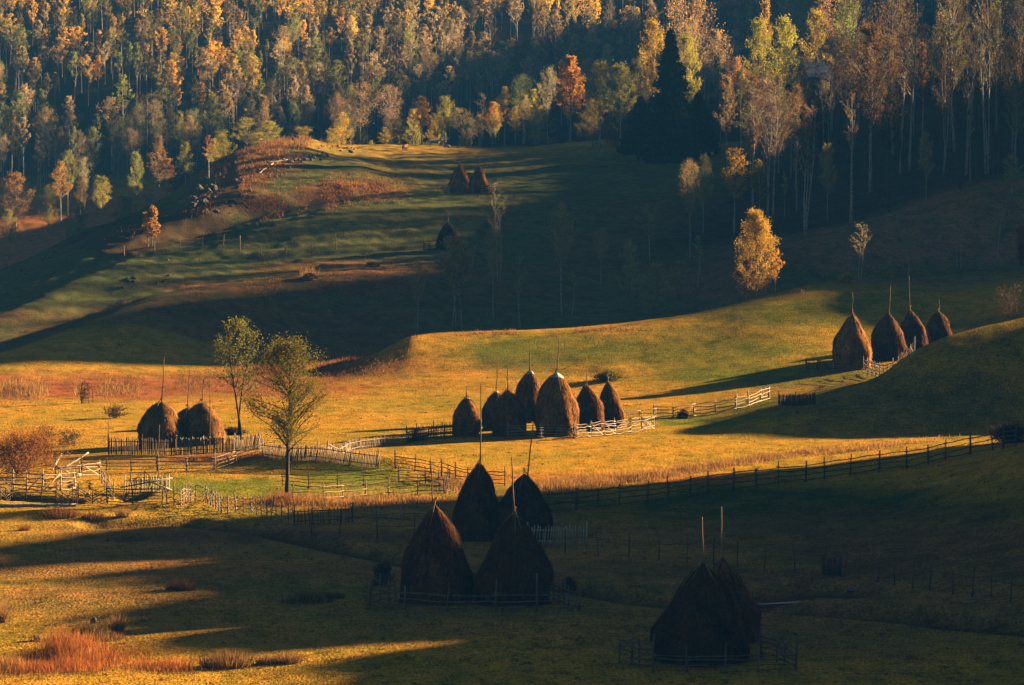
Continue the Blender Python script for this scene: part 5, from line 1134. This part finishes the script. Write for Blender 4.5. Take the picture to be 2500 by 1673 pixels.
def ring(px, row, R_, r_, label):
    import bmesh
    x, y, z = hit(px, row); mb = MB(); k, m = 28, 10; u = np.arange(k) * 2 * math.pi / k; v = np.arange(m) * 2 * math.pi / m; uu, vv = np.meshgrid(u, v, indexing='ij')
    V = np.stack([(R_ + r_ * np.cos(vv)) * np.cos(uu), (R_ + r_ * np.cos(vv)) * np.sin(uu), r_ * 1.2 * np.sin(vv) + r_], -1).reshape(-1, 3)
    i = np.arange(k)[:, None]; j = np.arange(m)[None]; mb.add(V, np.stack([i * m + j, ((i + 1) % k) * m + j, ((i + 1) % k) * m + (j + 1) % m, i * m + (j + 1) % m], -1).reshape(-1, 4))
    o = link('tyre', mb.mesh('tyre', M['rubber'], True), None, (x, y, z)); o.rotation_euler = (.5, 0, 0); tag(o, label, 'tyre')
ring(1668, 1021, .42, .14, 'old black tyre lying at a post of the long pale fence')
_p = [(1818, 163.9), (1860, 163.9), (1900, 164.2), (1950, 164.6), (2000, 165.0), (2040, 165.2), (2070, 165.4)]
_c = np.array([_pt(*p) for p in _p]); _w = np.array([.06, .15, .2, .25, .3, .3, .05]); _zz = ground(_c[:, 0], _c[:, 1]).min() + .16
mb = MB(); V = np.concatenate([np.stack([_c[:, 0], _c[:, 1] - _w, 0 * _w + _zz], -1), np.stack([_c[:, 0], _c[:, 1] + _w, 0 * _w + _zz], -1)]); n_ = len(_c)
mb.add(V, [[i, i + 1, n_ + i + 1, n_ + i] for i in range(n_ - 1)]); tag(link('stream_water', mb.mesh('stream_water', M['water'])), 'narrow strip of stream water below the bank', kind='structure')

# white boxes hung on the far fence (beehives)
for i, px in enumerate((1625, 1666, 1704, 1738)):
    x, y, z = hit(px, 383); r = root('beehive', (x, y - 1, z)); tag(r, 'small white box before the shaded haystacks, ' + ['leftmost of the four', 'second from the left', 'third from the left', 'rightmost of the four'][i], 'beehive', 'white boxes at the wood edge')
    b = MB(); b.box((0, 0, .55), .5, .5, .62); link('hive_body', b.mesh('hive_body', M['tarp']), r); b = MB(); b.box((0, 0, .9), .6, .6, .07); link('lid', b.mesh('lid', M['metal']), r); b = MB()
    for a in (-.2, .2):
        for c_ in (-.2, .2): b.box((a, c_, .1), .06, .06, .3)
    link('stand', b.mesh('stand', M['woodd']), r)

# ------------------------------------------------------------------ cows (one skin each)
def cow(px, row, length, mat, label, heading, lying=False, graze=False, horns=True):
    x, y, z = hit(px, row); s = length / 2.3
    up = .62 if lying else 0
    J = [(0, 0, 1.15), (.55, 0, 1.18), (1.0, 0, 1.2), (-.5, 0, 1.14), (-.95, 0, 1.2)]
    rad = [(.36, .40), (.36, .40), (.26, .34), (.37, .42), (.27, .33)]
    E = [(0, 1), (1, 2), (0, 3), (3, 4)]
    def chain(par, pts, rs):
        for p_, r_ in zip(pts, rs):
            J.append(p_); rad.append((r_, r_)); E.append((par, len(J) - 1)); par = len(J) - 1
        return par
    if graze: hd = [(1.35, 0, 1.0), (1.6, 0, .62), (1.72, 0, .34), (1.8, 0, .12)]
    else: hd = [(1.32, 0, 1.42), (1.52, 0, 1.62), (1.78, .0, 1.55), (2.0, 0, 1.42)]
    n_ = chain(2, hd, [.2, .17, .15, .09])
    J.append((hd[1][0] - .03, .2, hd[1][2] + .07)); rad.append((.04, .04)); E.append((n_ - 2, len(J) - 1)); J.append((hd[1][0] - .03, -.2, hd[1][2] + .07)); rad.append((.04, .04)); E.append((n_ - 2, len(J) - 1))
    for sy in (-1, 1):
        if lying:
            chain(2, [(.95, sy * .2, .75), (1.3, sy * .28, .62), (.95, sy * .32, .62)], [.13, .08, .06]); chain(4, [(-.8, sy * .28, .8), (-.3, sy * .42, .65), (-.75, sy * .45, .62)], [.2, .1, .06])
        else:
            chain(2, [(.95, sy * .19, .82), (.98, sy * .2, .45), (.96, sy * .2, .05)], [.15, .07, .06]); chain(4, [(-.85, sy * .2, .85), (-.98, sy * .2, .5), (-.88, sy * .2, .05)], [.19, .08, .06])
    chain(4, [(-1.2, 0, 1.15), (-1.26, 0, .7), (-1.25, 0, .5)], [.05, .03, .05])
    me = bpy.data.meshes.new('cow'); V = np.array(J, float); V[:, 2] -= up; V *= s * .95
    me.from_pydata(V.tolist(), E, []); o = link('cow', me, None, (x, y, z)); o.rotation_euler = (0, 0, heading)
    sk = o.modifiers.new('skin', 'SKIN')
    for v_, r_ in zip(me.skin_vertices[0].data, rad): v_.radius = (r_[0] * s, r_[1] * s)
    me.skin_vertices[0].data[0].use_root = True
    ss = o.modifiers.new('sub', 'SUBSURF'); ss.levels = 2; ss.render_levels = 2
    dg = bpy.context.evaluated_depsgraph_get(); me2 = bpy.data.meshes.new_from_object(o.evaluated_get(dg)); o.modifiers.clear(); o.data = me2
    me2.materials.clear(); me2.materials.append(M[mat]); tag(o, label, 'cow')
cow(1060, 359, 2.2, 'cow_w', 'cream white cow standing broadside on the ridge top', .25)
cow(988, 369, 2.0, 'cow_b', 'brown cow seen from behind left on the ridge top', 1.25)
cow(1092, 361, 1.5, 'cow_w', 'small pale calf lying right of the white cow', 2.9, lying=True)

# ------------------------------------------------------------------ cottage in the wood with a zinc roof, its smoke
def cottage(px, D):
    x, y, z = at(px, D); z = CH - (213 - HR) * D / F
    z = min(z, gz(x, y)) if False else gz(x, y)
    r = root('cottage', (x, y, z - .3), .35); tag(r, 'small wooden cottage with a grey zinc roof half hidden in the wood', 'cottage')
    zt = CH - (186 - HR) * D / F - z + .3; zr = CH - (153 - HR) * D / F - z + .3; w_, d_ = 4.6, 4.4
    zt = max(zt, 2.4); zr = max(zr, zt + 2.4)
    m = MB(); m.box((0, 0, zt / 2), w_, d_, zt); wl = link('wall', m.mesh('wall', M['plank']), r)
    m = MB(); V = []
    for sx in (-1, 1):
        V += [(sx * w_ / 2, -d_ / 2, zt), (sx * w_ / 2, d_ / 2, zt), (sx * w_ / 2, 0, zr - .1)]
    m.add(V, [[0, 1, 2], [3, 5, 4]]); link('gable', m.mesh('gable', M['plank']), r)
    m = MB(); N_ = 34
    for sy in (-1, 1):
        xs = np.linspace(-w_ / 2 - .4, w_ / 2 + .4, N_ * 2); zz = (np.arange(N_ * 2) % 2) * .06; top = np.stack([xs, 0 * xs, zr + zz], -1); bot = np.stack([xs, 0 * xs + sy * (d_ / 2 + .5), zt - .25 + zz], -1)
        m.add(np.concatenate([top, bot]), [[i, i + 1, N_ * 2 + i + 1, N_ * 2 + i] for i in range(N_ * 2 - 1)])
    rf = link('roof', m.mesh('roof', M['metal']), r); m = MB(); m.box((.9, .8, zr + .2), .5, .5, 1.6); link('chimney', m.mesh('chimney', M['rock']), rf)
    m = MB(); m.box((-1.4, -d_ / 2 - .03, zt * .5), .9, .06, 1.0); link('window', m.mesh('window', M['rubber']), r)
    m = MB(); m.box((.9, -d_ / 2 - .03, .95), .95, .06, 1.9); link('door', m.mesh('door', M['woodd']), r)
cottage(1988, 565)
